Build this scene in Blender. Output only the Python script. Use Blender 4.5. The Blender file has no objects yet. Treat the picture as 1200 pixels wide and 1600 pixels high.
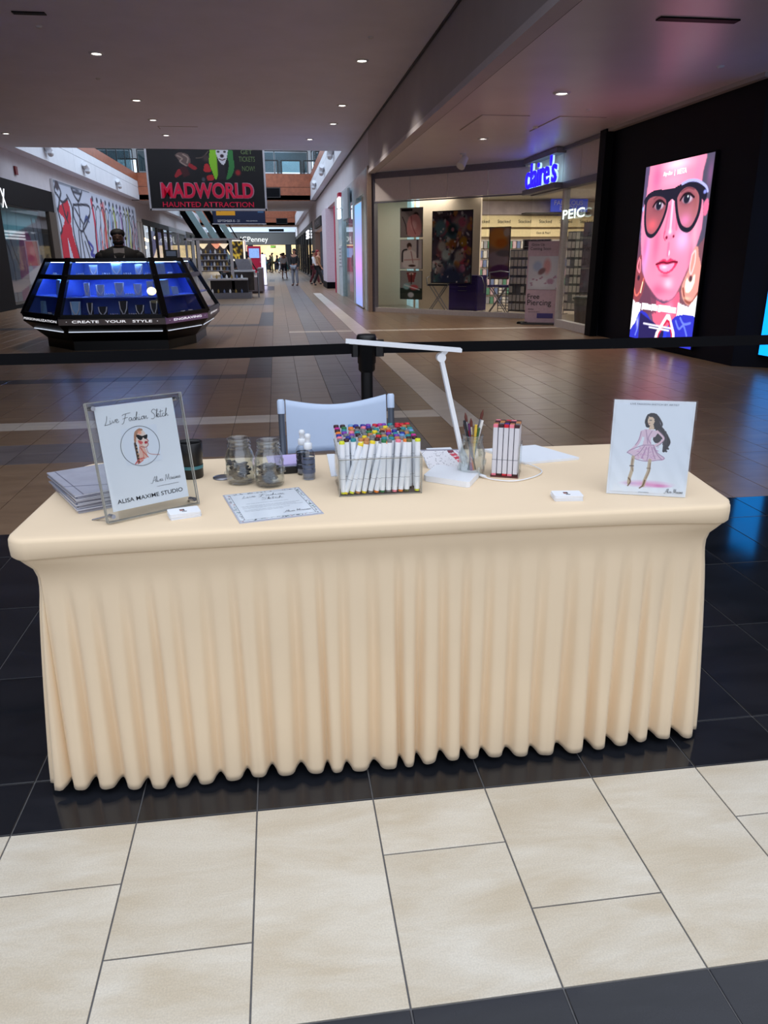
import bpy, bmesh, math, random
import numpy as np
from mathutils import Vector, Matrix
random.seed(7)
S = bpy.context.scene
COL = S.collection
# ------------------------------------------------------------------ camera
PITCH, YAW, ROLL, FPX = .3318, .1356, -.0059, 1159.3
CAMP = Vector((0, 0, 1.375))
cp, sp, cy, sy = math.cos(PITCH), math.sin(PITCH), math.cos(YAW), math.sin(YAW)
_f = Vector((sy*cp, cy*cp, -sp)); _r = Vector((cy, -sy, 0)); _u = _r.cross(_f)
_r2 = math.cos(ROLL)*_r + math.sin(ROLL)*_u; _u2 = -math.sin(ROLL)*_r + math.cos(ROLL)*_u
cam_data = bpy.data.cameras.new('camera'); cam = bpy.data.objects.new('camera', cam_data); COL.objects.link(cam)
m = Matrix((( _r2.x, _u2.x, -_f.x), (_r2.y, _u2.y, -_f.y), (_r2.z, _u2.z, -_f.z)))
cam.matrix_world = Matrix.Translation(CAMP) @ m.to_4x4()
cam_data.sensor_fit = 'VERTICAL'; cam_data.sensor_height = 36; cam_data.lens = FPX/1600*36
cam_data.clip_start = .05; cam_data.clip_end = 300
S.camera = cam
# ------------------------------------------------------------------ view
S.view_settings.view_transform = 'Standard'; S.view_settings.look = 'None'
S.view_settings.exposure = 0.55; S.view_settings.gamma = 1; S.view_settings.use_curve_mapping = False
S.cycles.max_bounces = 7; S.cycles.diffuse_bounces = 4; S.cycles.glossy_bounces = 3
S.cycles.transparent_max_bounces = 14; S.cycles.transmission_bounces = 4
S.cycles.caustics_reflective = False; S.cycles.caustics_refractive = False
S.cycles.sample_clamp_indirect = 3.0; S.cycles.use_denoising = True
# ------------------------------------------------------------------ world and big lights
w = bpy.data.worlds.new('world'); S.world = w; w.use_nodes = True
w.node_tree.nodes['Background'].inputs[0].default_value = (.62, .66, .76, 1)
w.node_tree.nodes['Background'].inputs[1].default_value = 1.1

def area(name, loc, rot, sx, sy_, power, color=(1, 1, 1), spread=None):
    l = bpy.data.lights.new(name, 'AREA'); l.shape = 'RECTANGLE'; l.size = sx; l.size_y = sy_
    l.energy = power; l.color = color
    if spread: l.spread = math.radians(spread)
    o = bpy.data.objects.new(name, l); COL.objects.link(o); o.location = loc; o.rotation_euler = rot
    return o
area('skylight_near', (.9, -3.0, 7.5), (0, 0, 0), 9, 8, 140, (.9, .96, 1), 150)
area('fill_void', (-2.5, 34, 9.3), (0, 0, 0), 8, 18, 850, (.62, .8, 1))  # unseen area lamp added above the first opening as corridor fill
area('fill_far_void', (-2.5, 67, 9.3), (0, 0, 0), 8, 20, 850, (.62, .8, 1))  # another added fill lamp, unseen above the second opening
area('fill_end', (-2.5, 87.5, 4.9), (0, 0, 0), 8, 5, 500, (.7, .85, 1))  # unseen fill lamp added below the far ceiling to brighten the end
# ------------------------------------------------------------------ materials
def lin(c):
    c = c/255.
    return c/12.92 if c <= .04045 else ((c+.055)/1.055)**2.4
def rgb(c): return (lin(c[0]), lin(c[1]), lin(c[2]), 1)
MATS = {}
def M(name, c, rough=.5, metal=0., emit=0., noise=.06, scale=20., bump=0., spec=.5, rnd=0., coat=0., sheen=0., roughvar=0.):
    """procedural material: colour varied by noise, optional bump and per-object variation"""
    if name in MATS: return MATS[name]
    mt = bpy.data.materials.new(name); mt.use_nodes = True; nt = mt.node_tree; N = nt.nodes; L = nt.links
    b = N['Principled BSDF']
    tc = N.new('ShaderNodeNewGeometry'); nz = N.new('ShaderNodeTexNoise'); nz.inputs['Scale'].default_value = scale
    nz.inputs['Detail'].default_value = 3
    L.new(tc.outputs['Position'], nz.inputs['Vector'])
    hs = N.new('ShaderNodeHueSaturation'); hs.inputs['Color'].default_value = rgb(c)
    mr = N.new('ShaderNodeMapRange'); mr.inputs['To Min'].default_value = 1-noise; mr.inputs['To Max'].default_value = 1+noise
    mr.inputs['From Min'].default_value = .3; mr.inputs['From Max'].default_value = .7
    L.new(nz.outputs['Fac'], mr.inputs['Value'])
    val = mr.outputs[0]
    if rnd:
        oi = N.new('ShaderNodeObjectInfo'); add = N.new('ShaderNodeMath'); add.operation = 'ADD'
        L.new(oi.outputs['Random'], add.inputs[0]); L.new(tc.outputs['Random Per Island'], add.inputs[1])
        fr = N.new('ShaderNodeMath'); fr.operation = 'FRACT'; L.new(add.outputs[0], fr.inputs[0])
        m2 = N.new('ShaderNodeMapRange'); m2.inputs['To Min'].default_value = 1-rnd; m2.inputs['To Max'].default_value = 1+rnd
        L.new(fr.outputs[0], m2.inputs['Value'])
        mu = N.new('ShaderNodeMath'); mu.operation = 'MULTIPLY'; L.new(val, mu.inputs[0]); L.new(m2.outputs[0], mu.inputs[1]); val = mu.outputs[0]
    L.new(val, hs.inputs['Value']); L.new(hs.outputs[0], b.inputs['Base Color'])
    b.inputs['Roughness'].default_value = rough; b.inputs['Metallic'].default_value = metal
    b.inputs['Specular IOR Level'].default_value = spec
    if coat: b.inputs['Coat Weight'].default_value = coat; b.inputs['Coat Roughness'].default_value = .1
    if sheen: b.inputs['Sheen Weight'].default_value = sheen
    if emit:
        L.new(hs.outputs[0], b.inputs['Emission Color']); b.inputs['Emission Strength'].default_value = emit
    if bump:
        bp = N.new('ShaderNodeBump'); bp.inputs['Strength'].default_value = bump; bp.inputs['Distance'].default_value = .01
        L.new(nz.outputs['Fac'], bp.inputs['Height']); L.new(bp.outputs[0], b.inputs['Normal'])
    if roughvar:
        m3 = N.new('ShaderNodeMapRange'); m3.inputs['To Min'].default_value = rough-roughvar; m3.inputs['To Max'].default_value = rough+roughvar
        L.new(nz.outputs['Fac'], m3.inputs['Value']); L.new(m3.outputs[0], b.inputs['Roughness'])
    MATS[name] = mt; return mt
def stone(name, c, c2, rough, rnd, spec=.5, veins=1.):
    """tile stone: soft streaky veining, fine grain, slight difference tile to tile"""
    mt = bpy.data.materials.new(name); mt.use_nodes = True; nt = mt.node_tree; N = nt.nodes; L = nt.links; b = N['Principled BSDF']
    g = N.new('ShaderNodeNewGeometry'); oi = N.new('ShaderNodeObjectInfo')
    mp = N.new('ShaderNodeMapping'); mp.inputs['Rotation'].default_value = (0, 0, .5); mp.inputs['Scale'].default_value = (1.2, 4.2, 1)
    ad = N.new('ShaderNodeVectorMath'); ad.operation = 'ADD'
    sc = N.new('ShaderNodeMath'); sc.operation = 'MULTIPLY'; sc.inputs[1].default_value = 40
    a2 = N.new('ShaderNodeMath'); a2.operation = 'ADD'; L.new(oi.outputs['Random'], a2.inputs[0]); L.new(g.outputs['Random Per Island'], a2.inputs[1])
    L.new(a2.outputs[0], sc.inputs[0]); cx = N.new('ShaderNodeCombineXYZ'); L.new(sc.outputs[0], cx.inputs[0]); L.new(sc.outputs[0], cx.inputs[2])
    L.new(g.outputs['Position'], ad.inputs[0]); L.new(cx.outputs[0], ad.inputs[1]); L.new(ad.outputs[0], mp.inputs[0])
    n1 = N.new('ShaderNodeTexNoise'); n1.inputs['Scale'].default_value = 2.2; n1.inputs['Detail'].default_value = 7; n1.inputs['Roughness'].default_value = .62; n1.inputs['Distortion'].default_value = .4
    L.new(mp.outputs[0], n1.inputs['Vector'])
    n2 = N.new('ShaderNodeTexNoise'); n2.inputs['Scale'].default_value = 260; n2.inputs['Detail'].default_value = 2; L.new(g.outputs['Position'], n2.inputs['Vector'])
    cr = N.new('ShaderNodeValToRGB'); cr.color_ramp.elements[0].position = .5-.2*veins; cr.color_ramp.elements[1].position = .5+.2*veins
    cr.color_ramp.elements[0].color = rgb(c2); cr.color_ramp.elements[1].color = rgb(c); L.new(n1.outputs['Fac'], cr.inputs[0])
    hs = N.new('ShaderNodeHueSaturation'); L.new(cr.outputs[0], hs.inputs['Color'])
    fr = N.new('ShaderNodeMath'); fr.operation = 'FRACT'; L.new(a2.outputs[0], fr.inputs[0])
    m2 = N.new('ShaderNodeMapRange'); m2.inputs['To Min'].default_value = 1-rnd; m2.inputs['To Max'].default_value = 1+rnd; L.new(fr.outputs[0], m2.inputs['Value'])
    m4 = N.new('ShaderNodeMapRange'); m4.inputs['From Min'].default_value = .35; m4.inputs['From Max'].default_value = .65; m4.inputs['To Min'].default_value = .93; m4.inputs['To Max'].default_value = 1.07; L.new(n2.outputs['Fac'], m4.inputs['Value'])
    mu = N.new('ShaderNodeMath'); mu.operation = 'MULTIPLY'; L.new(m2.outputs[0], mu.inputs[0]); L.new(m4.outputs[0], mu.inputs[1])
    L.new(mu.outputs[0], hs.inputs['Value']); L.new(hs.outputs[0], b.inputs['Base Color'])
    m3 = N.new('ShaderNodeMapRange'); m3.inputs['To Min'].default_value = rough*.97; m3.inputs['To Max'].default_value = rough*1.04; L.new(n1.outputs['Fac'], m3.inputs['Value'])
    L.new(m3.outputs[0], b.inputs['Roughness']); b.inputs['Specular IOR Level'].default_value = spec
    MATS[name] = mt; return mt
def glass(name, tint=(235, 242, 245), gloss=.5, rough=.02, opac=0.):
    """thin clear sheet: sees through, reflects more at grazing angles"""
    if name in MATS: return MATS[name]
    mt = bpy.data.materials.new(name); mt.use_nodes = True; nt = mt.node_tree; N = nt.nodes; L = nt.links; N.clear()
    out = N.new('ShaderNodeOutputMaterial'); t = N.new('ShaderNodeBsdfTransparent'); t.inputs[0].default_value = rgb(tint)
    gl = N.new('ShaderNodeBsdfGlossy'); gl.inputs['Roughness'].default_value = rough
    lw = N.new('ShaderNodeLayerWeight'); fr = N.new('ShaderNodeMath'); fr.operation = 'POWER'; fr.inputs[1].default_value = 4; L.new(lw.outputs['Facing'], fr.inputs[0])
    mm = N.new('ShaderNodeMath'); mm.operation = 'MULTIPLY_ADD'; mm.inputs[1].default_value = gloss; mm.inputs[2].default_value = opac+.03
    L.new(fr.outputs[0], mm.inputs[0]); mx = N.new('ShaderNodeMixShader'); L.new(mm.outputs[0], mx.inputs[0]); L.new(t.outputs[0], mx.inputs[1]); L.new(gl.outputs[0], mx.inputs[2])
    L.new(mx.outputs[0], out.inputs[0]); MATS[name] = mt; return mt
def printed(name, emit=0., rough=.5, coat=0.):
    """flat print or screen: colours from the mesh's own colour layer"""
    if name in MATS: return MATS[name]
    mt = bpy.data.materials.new(name); mt.use_nodes = True; nt = mt.node_tree; N = nt.nodes; L = nt.links; b = N['Principled BSDF']
    a = N.new('ShaderNodeAttribute'); a.attribute_name = 'Col'
    b.inputs['Roughness'].default_value = rough
    if emit:
        b.inputs['Base Color'].default_value = (.01, .01, .01, 1); L.new(a.outputs['Color'], b.inputs['Emission Color']); b.inputs['Emission Strength'].default_value = emit
    else: L.new(a.outputs['Color'], b.inputs['Base Color'])
    if coat: b.inputs['Coat Weight'].default_value = coat; b.inputs['Coat Roughness'].default_value = .08
    MATS[name] = mt; return mt
# ------------------------------------------------------------------ mesh helpers
class MB:
    def __init__(s): s.v = []; s.f = []; s.sm = []
    def add(s, vs, fs, smooth=False):
        n = len(s.v); s.v += [tuple(v) for v in vs]; s.f += [tuple(i+n for i in f) for f in fs]; s.sm += [smooth]*len(fs); return s
    def box(s, x0, x1, y0, y1, z0, z1, bev=0):
        if bev:
            b = bev; P = [(x0+b, y0), (x1-b, y0), (x1, y0+b), (x1, y1-b), (x1-b, y1), (x0+b, y1), (x0, y1-b), (x0, y0+b)]
            return s.prism(P, z0, z1)
        return s.add([(x, y, z) for z in (z0, z1) for x, y in ((x0, y0), (x1, y0), (x1, y1), (x0, y1))],
                     [(3, 2, 1, 0), (4, 5, 6, 7), (0, 1, 5, 4), (1, 2, 6, 5), (2, 3, 7, 6), (3, 0, 4, 7)])
    def prism(s, P, z0, z1, P2=None):
        """polygon P (counter-clockwise) at z0, P2 at z1"""
        n = len(P); P2 = P2 or P
        a = [(p[0], p[1], z0 if len(p) < 3 else p[2]) for p in P]; b = [(p[0], p[1], z1 if len(p) < 3 else p[2]) for p in P2]
        return s.add(a+b, [tuple(reversed(range(n))), tuple(range(n, 2*n))]+[(i, (i+1) % n, n+(i+1) % n, n+i) for i in range(n)])
    def tube(s, pts, r, n=8, cap=True, smooth=True):
        pts = [Vector(p) for p in pts]; rs = r if isinstance(r, (list, tuple)) else [r]*len(pts)
        vs = []; prev = None
        for i, p in enumerate(pts):
            d = (pts[min(i+1, len(pts)-1)]-pts[max(i-1, 0)]).normalized()
            if prev is None:
                a = d.cross(Vector((0, 0, 1)) if abs(d.z) < .9 else Vector((1, 0, 0))).normalized()
            else: a = (prev-d*prev.dot(d)).normalized()
            prev = a; b = d.cross(a)
            for k in range(n):
                t = 2*math.pi*k/n; vs.append(p+(a*math.cos(t)+b*math.sin(t))*rs[i])
        fs = [(i*n+k, i*n+(k+1) % n, (i+1)*n+(k+1) % n, (i+1)*n+k) for i in range(len(pts)-1) for k in range(n)]
        s.add(vs, fs, smooth)
        if cap:
            s.add(vs[:n], [tuple(reversed(range(n)))]); s.add(vs[-n:], [tuple(range(n))])
        return s
    def bar(s, a, b, w, h):
        """square bar from a to b"""
        a, b = Vector(a), Vector(b); d = (b-a).normalized(); x = d.cross(Vector((0, 0, 1)) if abs(d.z) < .95 else Vector((0, 1, 0))).normalized(); y = x.cross(d)
        vs = [p+x*sx*w/2+y*sy_*h/2 for p in (a, b) for sx, sy_ in ((-1, -1), (1, -1), (1, 1), (-1, 1))]
        return s.add(vs, [(3, 2, 1, 0), (4, 5, 6, 7), (0, 1, 5, 4), (1, 2, 6, 5), (2, 3, 7, 6), (3, 0, 4, 7)])
    def lathe(s, prof, c=(0, 0, 0), n=20, close=False, squash=1.):
        vs = [(c[0]+r*math.cos(2*math.pi*k/n), c[1]+r*math.sin(2*math.pi*k/n)*squash, c[2]+z) for r, z in prof for k in range(n)]
        fs = [(i*n+k, i*n+(k+1) % n, (i+1)*n+(k+1) % n, (i+1)*n+k) for i in range(len(prof)-1) for k in range(n)]
        s.add(vs, fs, True)
        if prof[0][0] > 1e-5 and close: s.add(vs[:n], [tuple(reversed(range(n)))])
        if prof[-1][0] > 1e-5 and close: s.add(vs[-n:], [tuple(range(n))])
        return s
    def ball(s, c, r, n=10, sz=(1, 1, 1)):
        prof = [(max(1e-6, math.sin(math.pi*i/n)), -math.cos(math.pi*i/n)) for i in range(n+1)]
        k = 2*n
        vs = [(c[0]+r*sz[0]*p*math.cos(2*math.pi*j/k), c[1]+r*sz[1]*p*math.sin(2*math.pi*j/k), c[2]+r*sz[2]*q) for p, q in prof for j in range(k)]
        return s.add(vs, [(i*k+j, i*k+(j+1) % k, (i+1)*k+(j+1) % k, (i+1)*k+j) for i in range(n) for j in range(k)], True)
    def quad(s, a, b, c, d): return s.add([a, b, c, d], [(0, 1, 2, 3)])
    def slab(s, a, u, v, t):
        """sheet with corner a, edge vectors u, v and thickness vector t"""
        a, u, v, t = Vector(a), Vector(u), Vector(v), Vector(t)
        vs = [a, a+u, a+u+v, a+v]; vs = vs+[p+t for p in vs]
        fl = u.cross(v).dot(t) < 0
        fs = [(3, 2, 1, 0), (4, 5, 6, 7), (0, 1, 5, 4), (1, 2, 6, 5), (2, 3, 7, 6), (3, 0, 4, 7)]
        return s.add(vs, [tuple(reversed(f)) for f in fs] if fl else fs)
    def mesh(s, name):
        me = bpy.data.meshes.new(name); me.from_pydata(s.v, [], s.f); me.update()
        if any(s.sm): me.polygons.foreach_set('use_smooth', s.sm)
        return me
def link(o, parent=None, kind=None):
    COL.objects.link(o)
    if parent is not None: o.parent = parent
    if kind: o['kind'] = kind
    return o
def obj(name, mb, mt, parent=None, kind=None, label=None, local=False):
    """one mesh object; geometry is given in world coordinates and shifted to the parent's base unless local"""
    me = mb if isinstance(mb, bpy.types.Mesh) else mb.mesh(name)
    if mt is not None: me.materials.append(mt)
    o = bpy.data.objects.new(name, me); link(o, parent, kind)
    if parent is not None and not local:
        q = parent; off = Vector((0, 0, 0))
        while q is not None: off += q.location; q = q.parent
        o.location = -off
    if label: o['label'] = label
    return o
def thing(name, label, cat, loc=(0, 0, 0), group=None, rz=0):
    o = bpy.data.objects.new(name, None); COL.objects.link(o); o.location = loc; o.rotation_euler = (0, 0, rz)
    o.empty_display_size = .1; o['label'] = label; o['category'] = cat
    if group: o['group'] = group
    return o
def tag(o, label, cat, group=None):
    o['label'] = label; o['category'] = cat
    if group: o['group'] = group
    return o
def dup(root, loc=None, rz=None, label=None, group=None):
    r = root.copy(); COL.objects.link(r)
    if loc is not None: r.location = loc
    if rz is not None: r.rotation_euler = (0, 0, rz)
    if label: r['label'] = label
    if group: r['group'] = group
    for ch in list(root.children):
        c = ch.copy(); COL.objects.link(c); c.parent = r
        for g in ch.children:
            d = g.copy(); COL.objects.link(d); d.parent = c
    return r
def recolor(o, mt):
    o.material_slots[0].link = 'OBJECT'; o.material_slots[0].material = mt
def struct(name, mb, mt, parent=None): return obj(name, mb, mt, parent, 'structure')
def text_mesh(txt, size, shear=0., bold=0., extr=0., space=1., align='CENTER'):
    cu = bpy.data.curves.new('lettering', 'FONT'); cu.body = txt; cu.size = size; cu.shear = shear; cu.offset = bold; cu.extrude = extr
    cu.space_character = space; cu.align_x = align; cu.align_y = 'CENTER'; cu.resolution_u = 4
    o = bpy.data.objects.new('t', cu); COL.objects.link(o); dg = bpy.context.evaluated_depsgraph_get(); dg.update()
    me = bpy.data.meshes.new_from_object(o.evaluated_get(dg)); bpy.data.objects.remove(o); bpy.data.curves.remove(cu)
    return me
def text(txt, center, xdir, zdir, size, mt, parent, width=None, name='lettering', height=None, **k):
    """lettering laid on a surface: xdir runs along the words, zdir is up; width fits the whole line"""
    me = text_mesh(txt, 1., **k)
    n = len(me.vertices); co = np.empty(n*3); me.vertices.foreach_get('co', co); co = co.reshape(-1, 3)
    c0 = (co.max(0)+co.min(0))/2; co[:, :2] -= c0[:2]; w0 = np.ptp(co[:, 0]); h0 = np.ptp(co[:, 1])
    sx = width/w0 if width else size; sh = height/h0 if height else sx
    x = np.array(Vector(xdir).normalized()); z = np.array(Vector(zdir).normalized()); y = np.cross(x, z)
    P = np.array(center)+np.outer(co[:, 0]*sx, x)+np.outer(co[:, 1]*sh, z)-np.outer(co[:, 2], y)*-1
    me.vertices.foreach_set('co', P.ravel()); me.update()
    return obj(name, me, mt, parent)
# ------------------------------------------------------------------ painting flat prints (posters, screens) into a colour layer
class Cv:
    def __init__(s, w, h, bg):
        s.w, s.h = w, h; s.a = np.zeros((h, w, 3)); s.a[:] = np.array(bg)/255.; s.asp = 1.
        s.X, s.Y = np.meshgrid((np.arange(w)+.5)/w, (np.arange(h)+.5)/h)
    def mix(s, m, c):
        m = np.clip(m, 0, 1)[..., None]; s.a = s.a*(1-m)+np.array(c)/255.*m
    def poly(s, P, c, soft=0, al=1.):
        m = np.zeros((s.h, s.w), bool); n = len(P)
        for i in range(n):
            x1, y1 = P[i]; x2, y2 = P[(i+1) % n]
            if y1 == y2: continue
            cnd = ((s.Y >= min(y1, y2)) & (s.Y < max(y1, y2)) & (s.X < x1+(s.Y-y1)*(x2-x1)/(y2-y1)))
            m ^= cnd
        m = m.astype(float)
        for _ in range(soft): m = s.blur(m)
        s.mix(m*al, c)
    def blur(s, m):
        p = np.pad(m, 1, mode='edge'); return (p[:-2, 1:-1]+p[2:, 1:-1]+p[1:-1, :-2]+p[1:-1, 2:]+2*m)/6
    def ell(s, cx, cy_, rx, ry, c, soft=.1, al=1., rot=0):
        dx, dy = s.X-cx, (s.Y-cy_)*s.h/s.w
        if rot: dx, dy = dx*math.cos(rot)+dy*math.sin(rot), -dx*math.sin(rot)+dy*math.cos(rot)
        d = np.sqrt((dx/rx)**2+(dy/(ry*s.h/s.w))**2); s.mix((1-d)/max(soft, 1e-3)*al if soft < 1 else np.exp(-d*d*2)*al, c)
    def line(s, P, wd, c, al=1.):
        """stroke; width in units of the print's width"""
        best = np.full((s.h, s.w), 9.); k = s.h/s.w
        for (x1, y1), (x2, y2) in zip(P[:-1], P[1:]):
            dx, dy = x2-x1, (y2-y1)*k; L2 = dx*dx+dy*dy+1e-12
            t = np.clip(((s.X-x1)*dx+(s.Y-y1)*k*dy)/L2, 0, 1)
            best = np.minimum(best, np.hypot(s.X-x1-t*dx, (s.Y-y1)*k-t*dy))
        s.mix((wd/2-best)*s.w+.6 if al == 1. else np.clip((wd/2-best)*s.w+.6, 0, 1)*al, c)
    def curve(s, P, wd, c, al=1.): s.line(smooth(P), wd, c, al)
    def cpoly(s, P, c, soft=0, al=1.): s.poly(smooth(list(P)+[P[0]]), c, soft, al)
    def mesh(s, name, tl, u, v):
        """grid sheet: top-left corner tl, u along the top, v down the side"""
        w_, h_ = s.w, s.h; tl, u, v = np.array(tl, float), np.array(u, float), np.array(v, float)
        gx, gy = np.meshgrid(np.arange(w_+1)/w_, np.arange(h_+1)/h_)
        P = tl+gx[..., None]*u+gy[..., None]*v
        me = bpy.data.meshes.new(name); nv = (w_+1)*(h_+1); nf = w_*h_
        me.vertices.add(nv); me.vertices.foreach_set('co', P.ravel())
        i = np.arange(w_*h_); r, c = i//w_, i % w_; a = r*(w_+1)+c
        F = np.stack([a, a+w_+1, a+w_+2, a+1], 1)
        me.loops.add(nf*4); me.loops.foreach_set('vertex_index', F.ravel())
        me.polygons.add(nf); me.polygons.foreach_set('loop_start', np.arange(nf)*4)
        me.update(calc_edges=True)
        col = np.clip(np.repeat(s.a.reshape(-1, 3), 4, 0), 0, 1)
        col = np.where(col <= .04045, col/12.92, ((col+.055)/1.055)**2.4)
        at = me.attributes.new('Col', 'FLOAT_COLOR', 'CORNER'); at.data.foreach_set('color', np.c_[col, np.ones(len(col))].ravel())
        return me
def smooth(P, k=6):
    P = [np.array(p, float) for p in P]; out = []
    for i in range(len(P)-1):
        a, b, c, d = P[max(i-1, 0)], P[i], P[i+1], P[min(i+2, len(P)-1)]
        for j in range(k):
            t = j/k; out.append(tuple(.5*((2*b)+(c-a)*t+(2*a-5*b+4*c-d)*t*t+(3*b-a-3*c+d)*t**3)))
    out.append(tuple(P[-1])); return out
def skin(V, E, Rr, name='body', sub=2):
    """one smooth continuous surface grown around a skeleton"""
    me = bpy.data.meshes.new(name); me.from_pydata(V, E, []); o = bpy.data.objects.new(name, me); COL.objects.link(o)
    o.modifiers.new('s', 'SKIN'); sk = me.skin_vertices[0].data
    for i, r in enumerate(Rr): sk[i].radius = r if isinstance(r, tuple) else (r, r)
    sk[0].use_root = True
    ss = o.modifiers.new('b', 'SUBSURF'); ss.levels = sub; ss.render_levels = sub
    dg = bpy.context.evaluated_depsgraph_get(); dg.update()
    out = bpy.data.meshes.new_from_object(o.evaluated_get(dg)); bpy.data.objects.remove(o); bpy.data.meshes.remove(me)
    out.polygons.foreach_set('use_smooth', [True]*len(out.polygons)); return out
# ------------------------------------------------------------------ floor: grout bed and tiles
grout = M('grout', (96, 96, 98), .8, noise=.1, scale=60)
T_near = stone('near_beige_stone', (212, 206, 192), (194, 182, 160), .42, .04, veins=.8)
T_dark = stone('near_black_stone', (34, 36, 42), (22, 24, 29), .09, .12)
T_brown = stone('tan_stone', (142, 117, 94), (117, 94, 74), .3, .05, .3)
T_pale = stone('pale_stone', (206, 196, 184), (188, 176, 164), .34, .05, .35)
T_grey = stone('grey_stone', (116, 108, 108), (92, 84, 85), .34, .08, .35)
T_slate = stone('slate_stone', (58, 54, 62), (44, 42, 50), .34, .1, .35)
floor = struct('floor', MB().box(-14, 12, -4, 130, -.12, -.006), M('floor_slab', (70, 68, 70), .8))
obj('grout_bed', MB().box(-14, 12, -4, 3.9, -.006, -.003), grout, floor, 'structure')
obj('grout_bed', MB().box(-14, 12, 3.9, 95, -.006, -.003), M('dark_grout', (58, 54, 52), .8, noise=.1), floor, 'structure')
TW, TX0, TL, G = .307, -.1203, .592, .0020
def feature(x, y, k):
    """which stone a tile at (x, y) in column k is cut from"""
    if 1.027 < y < 1.619: return T_near
    if y < 3.9: return T_dark
    if 6.52 < y < 6.84 and x < 1.7: return T_pale
    if 14.7 < y < 14.95 and x > .1: return T_pale
    if k in (2, 3) and x < 2.3: return T_grey
    if k == 5 and 6 < y < 31: return T_pale
    if 5.37 < y < 5.97 and k < 4: return T_grey
    if k == -1 and (9.1 < y < 11.4 or 16.8 < y < 20.4 or 24.1 < y < 28 or 34.6 < y < 39 or 46 < y < 51): return T_slate
    if k < 0 and (9.1 < y < 9.42 or 16.3 < y < 16.8 or 23.6 < y < 24.1 or 34.2 < y < 34.6): return T_slate
    return T_brown
def breaks(k):
    B = [1.027-TL*i for i in range(8, -1, -1)]
    r = k % 3
    if r == 1: B.append(1.421)
    if r == 2: B.append(1.22)
    B += [1.619, 1.822, 2.395, 2.97, 3.565, 3.9]
    stops = [5.37, 5.97, 6.52, 6.84, 9.1, 9.42]+([11.4, 16.3, 16.8, 20.4, 23.6, 24.1, 28, 34.2, 34.6, 39, 46, 51] if k < 0 else [14.7, 14.95])+[92.2]
    if k >= 4: stops = ([6.52, 6.84] if k < 6 else [])+[14.7, 14.95, 31, 92.2]
    J = [3.9+(n+r/3.)*TL for n in range(1, 150)]
    B += stops+[y for y in J if y < 92 and min(abs(y-t) for t in stops+[3.9]) > .13]
    B = sorted(b for b in set(B) if b < 92.5)
    return B
def tile_mb(x0, x1, y0, y1, mb=None):
    mb = mb or MB(); e = .0012
    lo = [(x0, y0), (x1, y0), (x1, y1), (x0, y1)]; hi = [(x0+e, y0+e), (x1-e, y0+e), (x1-e, y1-e), (x0+e, y1-e)]
    vs = [(x, y, -.004) for x, y in lo]+[(x, y, -.0008) for x, y in lo]+[(x, y, 0) for x, y in hi]
    return mb.add(vs, [(8, 9, 10, 11)]+[(i, (i+1) % 4, 4+(i+1) % 4, 4+i) for i in range(4)]+[(4+i, 4+(i+1) % 4, 8+(i+1) % 4, 8+i) for i in range(4)])
tiles = []
for k in range(-42, 40):
    x0 = TX0+k*TW; B = breaks(k)
    for a, b in zip(B[:-1], B[1:]):
        if b-a < .03 or b < -.6: continue
        tiles.append((a, k, x0+G, x0+TW-G, a+G, b-G))
def in_view(x0, x1, y0, y1):
    c = Vector(((x0+x1)/2, (y0+y1)/2, 0))-CAMP; d = c.dot(_f)
    if d < .3: return False
    u, v = c.dot(_r2)/d*FPX, c.dot(_u2)/d*FPX
    return abs(u) < 680 and -1000 < v < 800
def hidden(x0, x1, y0, y1): return -.6 < (x0+x1)/2 < 1.0 and 1.9 < (y0+y1)/2 < 4.4
vis = [t for t in tiles if in_view(*t[2:]) and not hidden(*t[2:])]
vis.sort(key=lambda t: t[0]); near = set(id(t) for t in vis[:298])
rest = {}; cache = {}
for t in tiles:
    mt = feature((t[2]+t[3])/2, (t[4]+t[5])/2, t[1])
    if id(t) in near:
        key = (round(t[5]-t[4], 3), mt.name)
        if key not in cache:
            w2, l2 = (TW-2*G)/2, (t[5]-t[4])/2; me = tile_mb(-w2, w2, -l2, l2).mesh('tile'); me.materials.append(mt); cache[key] = me
        o = bpy.data.objects.new('tile', cache[key]); link(o, floor, 'structure'); o.location = ((t[2]+t[3])/2, (t[4]+t[5])/2, 0)
    else:
        tile_mb(*t[2:], rest.setdefault(mt.name, MB()))
tf = MB(); mats = []; idx = []
for nm, mb in rest.items():
    mats.append(MATS[nm]); idx += [len(mats)-1]*len(mb.f); tf.add(mb.v, mb.f)
o = obj('tile_field', tf, None, floor, 'stuff')
for mt in mats: o.data.materials.append(mt)
o.data.polygons.foreach_set('material_index', idx)
# ------------------------------------------------------------------ shell of the mall
plaster = M('warm_grey_plaster', (234, 234, 250), .6, noise=.03, scale=1.5)
plaster_l = M('lobby_ceiling_paint', (232, 224, 232), .32, noise=.03, scale=1.5)
beam_m = M('beam_grey_paint', (172, 164, 166), .55, noise=.04, scale=2)
fascia_m = M('store_fascia_paint', (206, 200, 204), .6, noise=.04, scale=2)
white_m = M('white_fascia_panel', (214, 216, 222), .5, noise=.03, scale=2)
black_m = M('gloss_black_panel', (7, 8, 13), .5, noise=.1, scale=3, spec=.08)
navy_m = M('navy_black_wall', (9, 10, 22), .55, noise=.1, scale=3, spec=.15)
dark_m = M('dark_trim', (34, 33, 36), .5, noise=.1)
wood_m = M('red_brown_wood', (150, 84, 56), .4, noise=.18, scale=6)
alu_m = M('brushed_grey_metal', (150, 150, 156), .35, .8, noise=.05)
H1, H2, XR, XL = 4.33, 3.35, 2.39, -7.5
struct('ceiling', MB().box(-9, XR, 4.6, 24.2, H1, H1+.5), plaster)
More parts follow.
